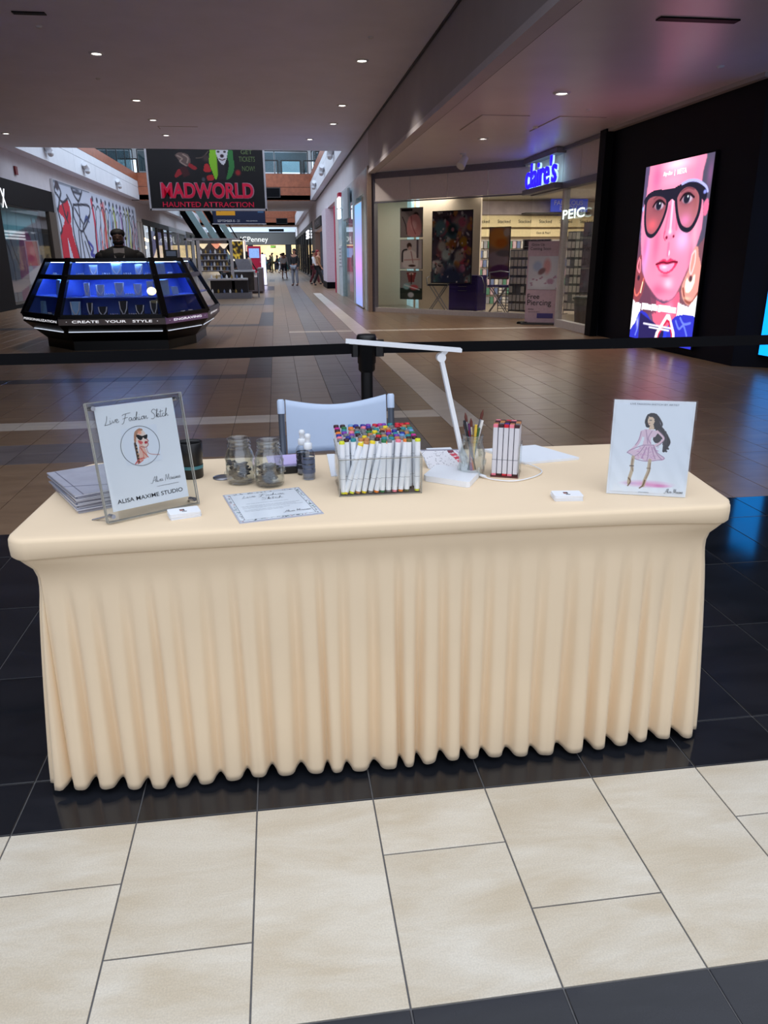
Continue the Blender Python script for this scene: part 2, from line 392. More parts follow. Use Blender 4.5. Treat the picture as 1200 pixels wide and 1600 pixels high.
struct('ceiling_lobby', MB().box(XR+.12, 6.6, 4.6, 20.4, H2, H2+.3), plaster_l)
struct('ceiling_bridge', MB().box(-9.5, 4.5, 44.6, 55, H1, H1+.25), plaster)
struct('ceiling_far_bridge', MB().box(-9.5, 4.5, 79, 84, H1, H1+.25), plaster)
bm = MB().box(XR, XR+.12, 4.6, 20.0, H2-.0, H1-.012)
wb = struct('wall_beam', bm, beam_m)
obj('bottom_lip', MB().box(XR-.015, XR+.16, 4.6, 20.0, H2-.03, H2+.05), fascia_m, wb)
obj('shadow_gap', MB().box(XR+.165, XR+.2, 4.6, 20.0, H2-.004, H2+.01), dark_m, wb)
struct('trim_beam', MB().box(XR-.03, XR+.0, 4.6, 44.6, H1-.03, H1+.0), dark_m)
# soffits beside the voids and their white fascias
for y0, y1, nm in ((24.2, 44.6, ''), (55, 79, '_far')):
    struct('ceiling_soffit_left'+nm, MB().box(XL-1.5, -7.12, y0, y1, H1, H1+.1), plaster)
    struct('ceiling_soffit_right'+nm, MB().box(2.12, XR+1.5, y0, y1, H1, H1+.1), plaster)
    for x, s, sd in ((-7.12, -1, 'left'), (2.12, 1, 'right')):
        f = struct('wall_fascia_'+sd+nm, MB().box(min(x, x+s*.1), max(x, x+s*.1), y0, y1, H1+.1, 5.5), white_m)
        L = (y1-y0)/6
        for i in range(6):
            obj('panel', MB().box(min(x-s*.025, x), max(x-s*.025, x), y0+i*L+.01, y0+(i+1)*L-.01, H1, 4.93), white_m, f)
            obj('panel', MB().box(min(x-s*.025, x), max(x-s*.025, x), y0+i*L+.01, y0+(i+1)*L-.01, 4.945, 5.24), white_m, f)
        obj('wood_cap', MB().box(min(x-s*.03, x+s*.1), max(x-s*.03, x+s*.1), y0, y1, 5.25, 5.62), wood_m, f)
# bridges clad in wood boards
for y0, nm, x0, x1 in ((44.6, '', -7.1, 2.1), (79, '_far', -7.1, 2.1)):
    f = struct('wall_bridge'+nm, MB().box(x0-1, x1+1, y0+.03, y0+.3, H1-.02, 5.68), dark_m)
    for i in range(3):
        for j in range(2):
            a = x0+(x1-x0)*i/3; b = x0+(x1-x0)*(i+1)/3; z0, z1 = ((H1-.02, 4.98), (5.0, 5.66))[j]
            obj('panel', MB().box(a+.012, b-.012, y0, y0+.03, z0, z1), wood_m, f)
# upper storey behind the railings
up_l = struct('wall_upper_left', MB().box(-11.5, -11.3, 20, 95, 5.2, 9.5), M('upper_wall_brown', (120, 104, 100), .7))
up_r = struct('wall_upper_right', MB().box(6.3, 6.5, 20, 95, 5.2, 9.5), M('upper_wall_brown', (120, 104, 100), .7))
struct('floor_upper_left', MB().box(-11.5, -7.2, 20, 95, 5.1, 5.3), dark_m)
struct('floor_upper_right', MB().box(2.2, 6.5, 20, 95, 5.1, 5.3), dark_m)
up_e = struct('wall_upper_end', MB().box(-11.5, 6.5, 62.2, 62.4, 5.7, 9.5), M('upper_wall_pale', (170, 180, 188), .6))
struct('floor_upper_bridge', MB().box(-9, 4.5, 44.9, 55, 5.3, 5.45), dark_m)
sky_lit = M('upper_window_light', (205, 228, 245), .3, emit=1.5, noise=.15, scale=.8)
warm_lit = M('warm_shop_light', (255, 214, 150), .4, emit=1.6, noise=.3, scale=3)
for i, x in enumerate((-10.5, -8.4, -6.3, -4.2, -2.1, -.2, 1.5, 3.2, 4.9)):
    f = obj('window', MB().box(x-.75, x+.75, 62.05, 62.2, 5.9, 8.3), dark_m, up_e, 'structure')
    obj('pane', MB().box(x-.66, x+.66, 62.02, 62.05, 6.05, 7.1), sky_lit, f, 'structure')
    obj('pane', MB().box(x-.66, x+.66, 62.02, 62.05, 7.2, 8.2), white_m if i % 2 else sky_lit, f, 'structure')
for x, s, w_ in ((-11.3, 1, up_l), (6.3, -1, up_r)):
    for i in range(9):
        y = 24+i*4.3
        f = obj('window', MB().box(min(x, x+s*.1), max(x, x+s*.1), y, y+3.4, 5.35, 8.1), dark_m, w_, 'structure')
        obj('pane', MB().box(min(x+s*.1, x+s*.13), max(x+s*.1, x+s*.13), y+.15, y+3.25, 5.5, 7.6), (sky_lit, M('upper_shop_grey', (92, 104, 116), .3, emit=.35, noise=.6, scale=2.5), warm_lit)[(i*2) % 3 if i % 4 else 1], f, 'structure')
rail_glass = glass('railing_glass', (150, 170, 176), .8, .03, .02)
def railing(name, label, a, b, z0, z1, n):
    t = thing(name, label, 'railing', (a[0], a[1], z0), 'glass railings of the upper floor')
    a, b = Vector((*a, 0)), Vector((*b, 0)); d = b-a
    obj('handrail', MB().bar(a+Vector((0, 0, z1)), b+Vector((0, 0, z1)), .07, .06), dark_m, t)
    for i in range(n+1):
        p = a+d*i/n; obj('post', MB().box(p.x-.025, p.x+.025, p.y-.025, p.y+.025, z0, z1), dark_m, t)
    for i in range(n):
        p = a+d*(i+.02)/n; q = a+d*(i+.98)/n
        obj('pane', MB().bar(p+Vector((0, 0, (z0+z1)/2)), q+Vector((0, 0, (z0+z1)/2)), .012, z1-z0-.12), rail_glass, t)
railing('glass_railing', 'dark glass railing above the left white fascia of the first opening', (-7.2, 24.2), (-7.2, 44.4), 5.62, 6.75, 9)
railing('glass_railing', 'dark glass railing above the right white fascia of the first opening', (2.2, 24.2), (2.2, 44.4), 5.62, 6.75, 9)
railing('glass_railing', 'glass railing across the nearer wood-clad bridge behind the big banner', (-7.0, 44.75), (2.0, 44.75), 5.68, 6.8, 5)
for i, (x, y, lb) in enumerate(((-.65, 44.6, 'dark air vent in the nearer wood-clad bridge'), (.25, 79, 'dark air vent in the farther wood-clad bridge'))):
    t = thing('air_vent', lb, 'vent', (x, y, 4.5)); obj('grille', MB().box(x+.05, x+1.05, y-.03, y, 4.5, 4.93), black_m, t)
    obj('rim', MB().box(x, x+1.1, y-.02, y-.005, 4.46, 4.97), dark_m, t)
# left wall, right wall of the corridor
wl = struct('wall_left', MB().box(XL-.3, XL-.01, 21.9, 92, 3.5, H1), fascia_m)
struct('wall_left_near', MB().box(XL-.3, XL, -4, 21.9, 0, H1), navy_m)
wr = struct('wall_right', MB().box(XR+.01, XR+.3, 20.1, 92, 3.42, H1), fascia_m)
struct('wall_right_near', MB().add([(5.70, 13.15, 0), (5.80, 9.03, 0), (6.16, 8.8, 0), (6.35, -4, 0), (6.7, -4, 0), (6.7, 13.15, 0),
       (5.63, 13.15, 3.4), (5.75, 9.03, 3.4), (6.13, 8.8, 3.4), (6.3, -4, 3.4), (6.7, -4, 3.4), (6.7, 13.15, 3.4)],
       [(6, 7, 8, 9, 10, 11), (5, 4, 3, 2, 1, 0)]+[(i+1, i, 6+i, 7+i) for i in range(5)]+[(0, 5, 11, 6)]), navy_m)
struct('trim_1', MB().prism([(5.52, 13.15), (5.66, 8.98), (5.75, 8.98), (5.63, 13.15)], 3.3, 3.35), beam_m)
struct('wall_back', MB().box(-14, 12, 95, 95.3, 0, 9.5), dark_m)
struct('ceiling_far', MB().box(-9, 5, 84, 95, 5.9, 6.0), white_m)
# ceiling downlights
lamp_lit = M('downlight_glow', (255, 246, 232), .4, emit=7, noise=0)
def downlight(x, y, z, label, r=.1, on=True):
    t = thing('ceiling_downlight', label, 'ceiling light', (x, y, z))
    obj('ring', MB().lathe([(r*.72, -.002), (r*.8, -.02), (r, -.016), (r+.02, 0)], (x, y, z), 20), white_m, t)
    obj('diffuser', MB().lathe([(1e-4, -.006), (r*.78, -.006)], (x, y, z), 20), lamp_lit, t)
    l = bpy.data.lights.new('downlight', 'SPOT'); l.energy = 115; l.spot_size = 1.9; l.spot_blend = .8; l.shadow_soft_size = .08; l.color = (1, .9, .79)
    lo = bpy.data.objects.new('downlight', l); COL.objects.link(lo); lo.parent = t; lo.location = (0, 0, -.05)
Lt = [(-2.55, 13.45, 'nearest and largest of the left row of ceiling downlights'), (-2.57, 17.05, 'second of the left row of ceiling downlights from the front'),
      (-2.59, 19.3, 'third of the left row of ceiling downlights'), (-2.6, 21.55, 'fourth of the left row, just above the red lettered banner'),
      (-6.5, 21.65, 'ceiling downlight near the picture edge above the black store'), (1.52, 13.43, 'nearest of the right row of ceiling downlights'),
      (1.52, 17.15, 'second of the right row of ceiling downlights'), (1.5, 19.4, 'third of the right row of ceiling downlights'), (1.06, 21.9, 'ceiling downlight at the opening edge, last of the right row')]
for x, y, lb in Lt: downlight(x, y, H1, lb)
downlight(3.75, 10.35, H2, 'brightest downlight in the lower lobby ceiling', .1); downlight(3.76, 14.25, H2, 'lobby ceiling downlight nearer the white spotlight', .085)
def spot_head(x, y, z, label, s=1., wall=None):
    t = thing('spotlight', label, 'spotlight', (x, y, z), None)
    if wall is None:
        obj('canopy', MB().lathe([(.05*s, -.02), (.05*s, 0)], (x, y, z), 12, True), white_m, t)
        obj('stem', MB().tube([(x, y, z), (x, y, z-.07*s)], .012*s), white_m, t)
        obj('lamp_head', MB().tube([(x+.05*s, y+.03, z-.06*s), (x-.05*s, y-.07, z-.2*s)], [.055*s, .075*s], 14), white_m, t)
    else:
        obj('bracket', MB().box(x-.03 if wall > 0 else x-.12, x+.12 if wall > 0 else x+.03, y-.03, y+.03, z-.22, z-.16).box(x-.02, x+.02, y-.02, y+.02, z-.2, z), white_m, t)
        obj('lamp_head', MB().tube([(x, y-.14, z+.03), (x, y+.14, z-.1)], [.09, .12], 14).tube([(x, y+.05, z-.12), (x, y+.3, z-.2)], [.08, .1], 12), white_m, t)
spot_head(3.89, 16.3, H2, 'white spotlight hanging from lobby ceiling before the jewelry store', 1.25)
for y, z, lb in ((27.2, 4.75, 'nearest'), (32.2, 4.72, 'middle'), (38.5, 4.7, 'farthest')):
    spot_head(-6.98, y, z, lb+' white wall spotlight on the left upper fascia', 1, 1)
    spot_head(1.98, y, z, lb+' white wall spotlight on the right upper fascia', 1, -1)
for x, y, z, lb in ((-3.9, 11.6, H1, 'slim dark slot vent in the ceiling at upper left'),):
    tag(obj('slot_vent', MB().box(-3.15, -2.75, 11.45, 11.56, H1-.012, H1), black_m), lb, 'vent')
tag(obj('slot_vent', MB().box(3.45, 4.2, 7.15, 7.25, H2-.012, H2), black_m), 'slim dark slot vent in the lobby ceiling at the top of the photo', 'vent')
for i, (x, y, z, lb) in enumerate(((-3.0, 12.1, H1, 'small white ceiling disc beside the slot vent'), (-2.9, 15.2, H1, 'tiny dark sprinkler head left of the second downlight'), (1.5, 12.1, H1, 'small white ceiling disc before the right row of lights'),
                                   (4.55, 11.4, H2, 'small white sprinkler head in the lobby ceiling before the black wall'), (5.0, 8.8, H2, 'white sprinkler head in the pink lit ceiling corner'), (4.3, 13.0, H2, 'small white sensor between the two lobby downlights'))):
    tag(obj('sprinkler_head', MB().lathe([(1e-4, -.02), (.03, -.02), (.045, 0)], (x, y, z), 12), white_m), lb, 'sprinkler')
for i, (x0, x1, y0, y1, z, lb) in enumerate(((3.15, 3.85, 12.0, 13.4, H2, 'flush access hatch in the lobby ceiling, left one'), (4.35, 5.05, 12.0, 13.4, H2, 'flush access hatch in the lobby ceiling, right one'), (-2.6, -1.7, 20.2, 20.6, H1, 'flush access hatch in the main ceiling above the banner'))):
    t = thing('access_hatch', lb, 'hatch', (x0, y0, z)); obj('cover', MB().box(x0, x1, y0, y1, z-.006, z-.0005), plaster_l if z < 4 else plaster, t)
    obj('edge', MB().box(x0-.02, x1+.02, y0-.02, y0, z-.007, z).box(x0-.02, x0, y0, y1, z-.007, z), beam_m, t)
# ------------------------------------------------------------------ advertising screen on the black wall (worn face in glasses)
wallx = lambda y, o=0: 5.70+(11-y)*.03-o
led = printed('led_screen', emit=1.0)
cv = Cv(150, 210, (104, 74, 104))
cv.poly([(0, 0), (.12, 0), (.08, .5), (0, .55)], (88, 76, 110)); cv.poly([(.83, 0), (1.02, 0), (1.02, .6), (.88, .5)], (78, 74, 96)); cv.ell(.97, .1, .05, .09, (150, 90, 140), 2, .6)
cv.poly([(0, .4), (.3, .7), (.3, .9), (0, .9)], (98, 62, 84)); cv.poly([(.7, .6), (1.02, .4), (1.02, .9), (.7, .9)], (120, 78, 90))
cv.cpoly([(.07, -.03), (.05, .16), (.015, .26), (.03, .4), (.09, .54), (.18, .65), (.38, .735), (.54, .755), (.68, .725), (.8, .6), (.9, .46), (.95, .32), (.87, .12), (.835, -.03)], (243, 138, 172), 2)
cv.ell(.5, .02, .28, .05, (255, 226, 240), 2, .9); cv.ell(.47, .1, .28, .05, (250, 176, 206), 2, .6); cv.ell(.2, .07, .1, .12, (250, 96, 150), 2, .7); cv.ell(.8, .1, .05, .12, (250, 130, 176), 2, .5)
cv.ell(.14, .5, .07, .16, (226, 160, 240), 2, .8, .1); cv.ell(.3, .43, .08, .16, (244, 96, 140), 2, .7); cv.ell(.7, .42, .14, .08, (240, 190, 244), 2, .8)
cv.ell(.85, .42, .06, .14, (250, 196, 210), 2, .7); cv.ell(.8, .33, .05, .1, (238, 90, 130), 2, .5); cv.ell(.56, .66, .1, .05, (255, 200, 222), 2, .9); cv.ell(.4, .7, .12, .05, (240, 86, 130), 2, .6)
cv.cpoly([(.3, .74), (.42, .76), (.54, .77), (.66, .74), (.74, .7), (.76, .83), (.6, .905), (.4, .89)], (230, 96, 130), 1); cv.ell(.63, .8, .07, .06, (244, 150, 190), 2, .8); cv.poly([(.05, .6), (.4, .745), (.42, .84), (.1, .84)], (104, 60, 82), 2, .85)
# nose and lips
cv.cpoly([(.47, .2), (.52, .2), (.56, .36), (.59, .39), (.55, .41), (.47, .42), (.42, .4), (.45, .36)], (248, 130, 170), 2, .9); cv.line([(.49, .2), (.5, .36)], .03, (255, 214, 236), .8); cv.ell(.5, .375, .04, .02, (255, 220, 236), 2)
cv.ell(.455, .405, .022, .012, (120, 20, 50), .5); cv.ell(.56, .4, .018, .01, (120, 20, 50), .5); cv.curve([(.42, .37), (.41, .4), (.44, .42)], .01, (190, 50, 90), .7); cv.ell(.52, .49, .015, .02, (255, 225, 240), .5); cv.line([(.5, .44), (.5, .5)], .03, (228, 90, 140), .5)
cv.cpoly([(.33, .553), (.41, .53), (.46, .522), (.5, .532), (.55, .52), (.6, .528), (.665, .54), (.6, .585), (.5, .605), (.4, .59)], (226, 50, 96), 1)
cv.cpoly([(.38, .556), (.5, .55), (.62, .545), (.58, .58), (.49, .595), (.41, .582)], (250, 150, 190), 1); cv.ell(.47, .568, .06, .012, (255, 214, 236), 1.5); cv.curve([(.335, .553), (.44, .541), (.51, .546), (.6, .538), (.66, .54)], .014, (120, 14, 44)); cv.ell(.5, .615, .1, .014, (200, 60, 100), 2, .6)
# glasses
LL = [(.06, .2), (.1, .17), (.2, .16), (.32, .17), (.395, .195), (.405, .24), (.37, .3), (.31, .355), (.24, .388), (.17, .39), (.11, .365), (.07, .3)]
RL = [(.535, .19), (.58, .157), (.65, .138), (.72, .137), (.8, .152), (.86, .183), (.883, .22), (.88, .285), (.84, .337), (.79, .365), (.73, .37), (.65, .35), (.59, .3), (.55, .24)]
for P, c in ((LL, (156, 84, 96)), (RL, (176, 104, 116))): cv.cpoly(P, c)
cv.ell(.7, .32, .12, .05, (226, 130, 180), 2, .9); cv.ell(.2, .33, .12, .05, (226, 96, 110), 2, .9); cv.ell(.82, .22, .06, .08, (150, 84, 84), 2, .6)
for P in ([(.45, .24), (.43, .32), (.415, .38)], [(.575, .3), (.59, .36)]): cv.curve(P, .03, (216, 84, 130), .45)
cv.ell(.12, .46, .05, .12, (214, 96, 140), 2, .6); cv.ell(.84, .5, .05, .14, (222, 100, 140), 2, .6); cv.ell(.5, .7, .2, .03, (226, 96, 136), 2, .5)
for cx, cy_ in ((.275, .222), (.69, .205)):
    cv.ell(cx, cy_, .13, .055, (120, 62, 76), 2, .7)
    cv.ell(cx, cy_-.004, .1, .04, (96, 44, 60), 2, .9); cv.ell(cx+.01, cy_+.004, .088, .028, (206, 190, 214), .5); cv.ell(cx+.0, cy_+.001, .052, .031, (24, 26, 44), .3); cv.ell(cx+.015, cy_-.008, .012, .008, (240, 250, 255), .5)
    cv.curve([(cx-.09, cy_+.006), (cx-.04, cy_-.02), (cx+.03, cy_-.022), (cx+.1, cy_+.0)], .016, (28, 12, 24)); cv.curve([(cx-.09, cy_-.035), (cx, cy_-.052), (cx+.09, cy_-.04)], .012, (110, 56, 66), .8)
FR = (26, 26, 44)
cv.curve(LL+[LL[0], LL[1]], .03, FR); cv.curve(RL+[RL[0], RL[1]], .034, FR)
cv.cpoly([(.02, .19), (.08, .155), (.2, .137), (.35, .143), (.47, .144), (.56, .132), (.66, .12), (.76, .122), (.87, .145), (.96, .185), (.94, .23), (.89, .21), (.86, .175), (.8, .15), (.7, .138), (.6, .15), (.54, .19), (.52, .21), (.47, .2), (.42, .215), (.4, .19), (.33, .167), (.22, .158), (.12, .163), (.05, .215)], FR)
cv.curve([(.6, .128), (.7, .117), (.82, .126), (.93, .158), (.965, .185)], .02, (176, 178, 244)); cv.ell(.93, .185, .03, .014, (140, 150, 240), .6); cv.ell(.02, .235, .02, .02, (170, 180, 240), .6)
cv.cpoly([(.93, .24), (.98, .22), (1.0, .26), (.985, .3), (.95, .3)], (240, 110, 150), 1)
# earrings
cv.cpoly([(.9, .455), (.87, .48), (.85, .56), (.8, .62), (.765, .67), (.79, .725), (.88, .765), (.98, .74), (1.02, .66), (1.0, .56), (.95, .5), (.93, .46)], (226, 150, 140), 1)
cv.cpoly([(.83, .62), (.87, .64), (.93, .6), (.94, .64), (.9, .69), (.84, .7), (.81, .66)], (255, 250, 220), 1); cv.ell(.88, .625, .03, .022, (90, 50, 60), .5); cv.curve([(.86, .5), (.9, .48), (.91, .54), (.88, .6), (.85, .57), (.86, .5)], .016, (255, 200, 200)); cv.curve([(.79, .68), (.84, .74), (.93, .75), (1., .7)], .02, (150, 80, 70)); cv.ell(.86, .73, .08, .012, (255, 210, 180), 1.5, .7)
cv.cpoly([(.05, .5), (.0, .54), (-.03, .7), (.04, .79), (.13, .75), (.18, .66), (.1, .59), (.08, .51)], (140, 66, 76), 1); cv.curve([(.04, .52), (.02, .57), (.07, .6), (.06, .53)], .018, (240, 130, 150)); cv.curve([(.0, .7), (.04, .74), (.1, .72), (.15, .64)], .018, (226, 110, 100)); cv.curve([(.14, .66), (.12, .72)], .014, (250, 230, 190)); cv.ell(.06, .635, .03, .02, (60, 30, 50), .5)
# white ground, jacket and slogan strip
cv.poly([(0, .765), (.15, .82), (.14, .97), (0, .97)], (246, 250, 255), 1); cv.poly([(.74, .755), (.8, .765), (.9, .775), (1.01, .7), (1.01, .86), (.74, .84)], (250, 250, 255), 1)
cv.cpoly([(-.05, .985), (.08, .9), (.14, .835), (.26, .84), (.38, .885), (.6, .905), (.75, .83), (1.05, .84), (1.05, 1.05), (-.05, 1.05)], (44, 50, 190)); cv.poly([(.15, .84), (.38, .885), (.6, .91), (.55, 1), (.16, 1)], (34, 28, 84), 1)
for P in ([(.74, .86), (.8, .9), (.86, .88), (.92, .93)], [(.8, .84), (.86, .87), (.95, .86)], [(.66, .9), (.72, .93), (.7, .97)], [(.85, .95), (.92, .97), (1, .95)], [(.1, .88), (.13, .93), (.1, .98)]): cv.curve(P, .018, (110, 130, 250), .9)
cv.ell(.12, .9, .03, .05, (180, 180, 240), 1, .9); cv.poly([(.38, .83), (.6, .84), (.6, .9), (.45, .9), (.39, .88)], (232, 100, 130), 1)
for a, b in ((.06, .155), (.165, .325), (.335, .44), (.45, .73), (.745, .9)): cv.poly([(a, .782), (b, .784), (b, .818), (a, .822)], (250, 246, 250))
rr = random.Random(3)
for i in range(26):
    x = .075+i*.032; cv.line([(x, .792), (x+rr.uniform(-.006, .012), .808)], .008, (190, 184, 196), .8)
cv.line([(.45, 1.0), (.47, .95), (.6, .845), (.63, .845), (.72, .93), (.75, 1.01)], .045, (250, 240, 250)); cv.line([(.48, 1.0), (.5, .95), (.605, .865), (.64, .87), (.7, .94), (.71, 1.01)], .018, (200, 30, 70)); cv.line([(.6, .93), (.6, 1)], .05, (40, 60, 220))
cv.line([(.23, .902), (.7, .905)], .014, (240, 236, 250)); cv.line([(.33, .918), (.65, .92)], .014, (240, 236, 250))
t = thing('advertising_screen', 'tall bright screen on the black wall showing a pink-lit face in black glasses', 'screen', (wallx(10.8), 10.8, 0))
Ytop, Yl, z1, z0 = 9.89, 11.69, 2.63, .115
obj('bezel', MB().add([(wallx(y, o), y, z) for z in (z0-.02, z1+.02) for y, o in ((Yl+.02, 0), (Ytop-.02, 0), (Ytop-.02, .03), (Yl+.02, .03))],
    [(3, 2, 1, 0), (4, 5, 6, 7), (0, 1, 5, 4), (1, 2, 6, 5), (2, 3, 7, 6), (3, 0, 4, 7)]), black_m, t)
tl = (wallx(Yl, .034), Yl, z1); du = (wallx(Ytop)-wallx(Yl), Ytop-Yl, 0)
obj('display', cv.mesh('display', tl, du, (0, 0, z0-z1)), led, t)
lw = M('screen_logo_white', (255, 250, 255), .5, emit=1.3, noise=0)
def on_ad(u, v): return Vector(tl)+Vector(du)*u+Vector((0, 0, (z0-z1)*v))+Vector((-.004, 0, 0))
text('Ray-Ban', on_ad(.37, .062), du, (0, 0, 1), .2, lw, t, width=.25, shear=.35, bold=.01, name='logo')
text('META', on_ad(.58, .06), du, (0, 0, 1), .2, lw, t, width=.24, bold=.02, name='logo'); obj('logo', MB().box(*(lambda p: (p.x-.002, p.x, p.y-.004, p.y+.004, p.z-.04, p.z+.04))(on_ad(.475, .062))), lw, t)
t = thing('cyan_screen', 'bright cyan screen cut by the right edge of the photo', 'screen', (6.02, 8.9, 0))
dd = Vector((6.16-5.80, 8.8-9.03, 0)).normalized(); nn = Vector((dd.y, -dd.x, 0)) ; nn = nn if nn.y < 0 else -nn
c0 = Vector((6.13, 8.72, 0)); d3 = Vector((.11, -1, 0)).normalized()
obj('bezel', MB().slab(Vector((6.07, 8.86, .14)), d3*.56, (0, 0, 2.3), (-.05, -.04, 0)), black_m, t)
cyan = M('cyan_display', (10, 150, 255), .5, emit=1.25, noise=.05, scale=2)
obj('display', MB().slab(Vector((6.015, 8.815, .17)), d3*.48, (0, 0, 1.05), (-.006, 0, 0)), cyan, t)
obj('display', MB().slab(Vector((6.015, 8.815, 1.27)), d3*.48, (0, 0, 1.12), (-.006, 0, 0)), cyan, t); obj('display', MB().slab(Vector((6.013, 8.815, 1.215)), d3*.48, (0, 0, .06), (-.006, 0, 0)), M('peach_display', (230, 190, 170), .5, emit=.8, noise=.2), t)
# ------------------------------------------------------------------ jewellery store on the right (dark grey frame, glass front, lit inside)
A = Vector((2.55, 20.05, 0)); Bv = Vector((5.65, 17.0, 0)); D = (Bv-A).normalized(); Nn = Vector((-D.y, D.x, 0)); Nn = Nn if Nn.y > 0 else -Nn
LEN = (Bv-A).length
def P3(s, z, o=0): return A+D*s+Nn*o+Vector((0, 0, z))
def fslab(mb, s0, s1, z0, z1, o0, o1): return mb.slab(P3(s0, z0, o0), D*(s1-s0), (0, 0, z1-z0), Nn*(o1-o0))
frame_m = M('store_frame_grey', (120, 118, 132), .4, .1); cream = M('cream_store_wall', (210, 194, 174), .6, noise=.03); panel_m = M('store_header_panel', (222, 212, 210), .45, noise=.03)
sill_m = M('store_sill_grey', (190, 184, 184), .4)
sf = struct('wall_storefront', fslab(MB(), -.12, 0, 0, 3.34, -.03, .12), frame_m)
obj('jamb', MB().box(2.36, 2.46, 20.0, 20.2, 0, 3.5), M('tan_jamb', (150, 128, 112), .4), sf)
obj('head_rail', fslab(MB(), 0, LEN-.2, 3.2, 3.34, -.03, .1), frame_m, sf); obj('sill', fslab(MB(), 0, LEN, 0, .11, -.02, .12), sill_m, sf); obj('glass_head', fslab(MB(), 0, LEN, 2.64, 2.67, -.01, .06), frame_m, sf)
js = [0, 1.07, 2.14, 3.22, LEN]
for a, b in zip(js[:-1], js[1:]): obj('panel', fslab(MB(), a+.012, b-.012, 2.68, 3.2, 0, .05), panel_m, sf)
gm = glass('shop_glass', (250, 250, 249), .55, .02)
for a, b in zip((0, 3.25), (3.24, LEN)): obj('pane', fslab(MB(), a+.01, b-.01, .11, 2.64, .01, .02), gm, sf)
# return side (x = 5.65): sign box, door opening, glass
rt = struct('wall_storefront_return', MB().box(5.60, 5.78, 13.0, 17.0, 2.6, 2.72), frame_m)
obj('head_rail', MB().box(5.58, 5.7, 13.2, 17.05, 3.28, 3.34), frame_m, rt)
for a, b in ((13.25, 14.3), (14.32, 15.2), (15.22, 17.0)): obj('panel', MB().box(5.64, 5.74, a, b, 2.72, 3.28), panel_m, rt)
obj('corner_post', MB().box(5.62, 5.74, 15.0, 15.1, 0, 2.6), sill_m, rt); obj('corner_post', MB().box(5.62, 5.74, 13.1, 13.3, 0, 3.3), frame_m, rt); obj('sill', MB().box(5.6, 5.74, 13.3, 15.0, 0, .14), sill_m, rt)
obj('pane', MB().box(5.66, 5.67, 13.3, 15.0, .14, 2.6), gm, rt)
obj('black_pilaster', MB().box(5.5, 5.63, 12.95, 13.2, 0, 3.34), black_m, rt)
obj('sign_band', MB().box(5.44, 5.64, 15.1, 17.12, 3.24, 3.34).box(5.44, 5.64, 15.1, 17.12, 2.62, 2.72), frame_m, rt)
t = thing('store_sign', 'blue lit lettering on the jewelry store corner', 'sign', (5.6, 16, 3))
blue_l = M('blue_sign_letters', (40, 20, 255), .4, emit=.95, noise=.05); halo = M('white_sign_halo', (190, 230, 240), .5, emit=.7)
text("claire's", (5.50, 16.05, 2.98), (0, -1, 0), (0, 0, 1), .5, halo, t, width=1.85, height=.5, bold=.03, extr=.02, name='halo_letters')
text("claire's", (5.47, 16.05, 2.98), (0, -1, 0), (0, 0, 1), .5, blue_l, t, width=1.85, height=.5, bold=.012, extr=.02, name='letters')
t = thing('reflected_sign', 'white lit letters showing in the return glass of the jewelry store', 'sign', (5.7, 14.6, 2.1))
text('PEIC', (5.60, 14.42, 2.12), (0, -1, 0), (0, 0, 1), .3, M('reflected_letter_glow', (225, 245, 235), .5, emit=1.1, noise=0), t, width=1.1, height=.17, bold=.02, name='letters')  # glowing letters stand in for a store sign reflected in the glass
# inside of the store
struct('floor_store', MB().prism([(2.6, 20.1), (5.7, 17.05), (5.75, 13.1), (9.5, 13.1), (9.5, 22.6), (2.6, 22.6)], -.002, .012), M('store_floor', (150, 136, 120), .35))
struct('ceiling_store', MB().prism([(2.6, 20.2), (5.8, 17.1), (5.8, 13.1), (9.5, 13.1), (9.5, 22.6), (2.6, 22.6)], 2.9, 3.0), M('store_ceiling', (176, 170, 160), .7))
struct('wall_store_back', MB().box(2.5, 9.6, 22.5, 22.7, 0, 3.0), cream); struct('wall_store_right', MB().box(9.5, 9.6, 13, 22.6, 0, 3.0), cream); struct('wall_store_left', MB().box(2.5, 2.62, 20.25, 22.5, 0, 3.0), cream)
struct('wall_store_front', MB().box(6.7, 9.5, 13.0, 13.12, 0, 3.0), cream)
area('store_light', (7.1, 19.6, 2.85), (0, 0, 0), 2.6, 3, 95, (1, .92, .78)); area('store_light', (4.2, 21.0, 2.85), (0, 0, 0), 1.6, 1.6, 34, (1, .95, .85)); area('store_light', (6.9, 15.0, 2.85), (0, 0, 0), 1, 2, 20, (1, .95, .85))
for i, (x, y) in enumerate(((4.2, 20.3), (5.2, 19.6), (6.4, 18.2))):
    tag(obj('store_downlight', MB().lathe([(1e-4, -.012), (.11, -.012), (.13, 0)], (x, y, 2.9), 16), lamp_lit), ('flat ceiling light behind the glass, leftmost in the jewelry store', 'flat ceiling light behind the glass, middle one in the jewelry store', 'flat ceiling light behind the glass, nearest the blue sign')[i], 'ceiling light')
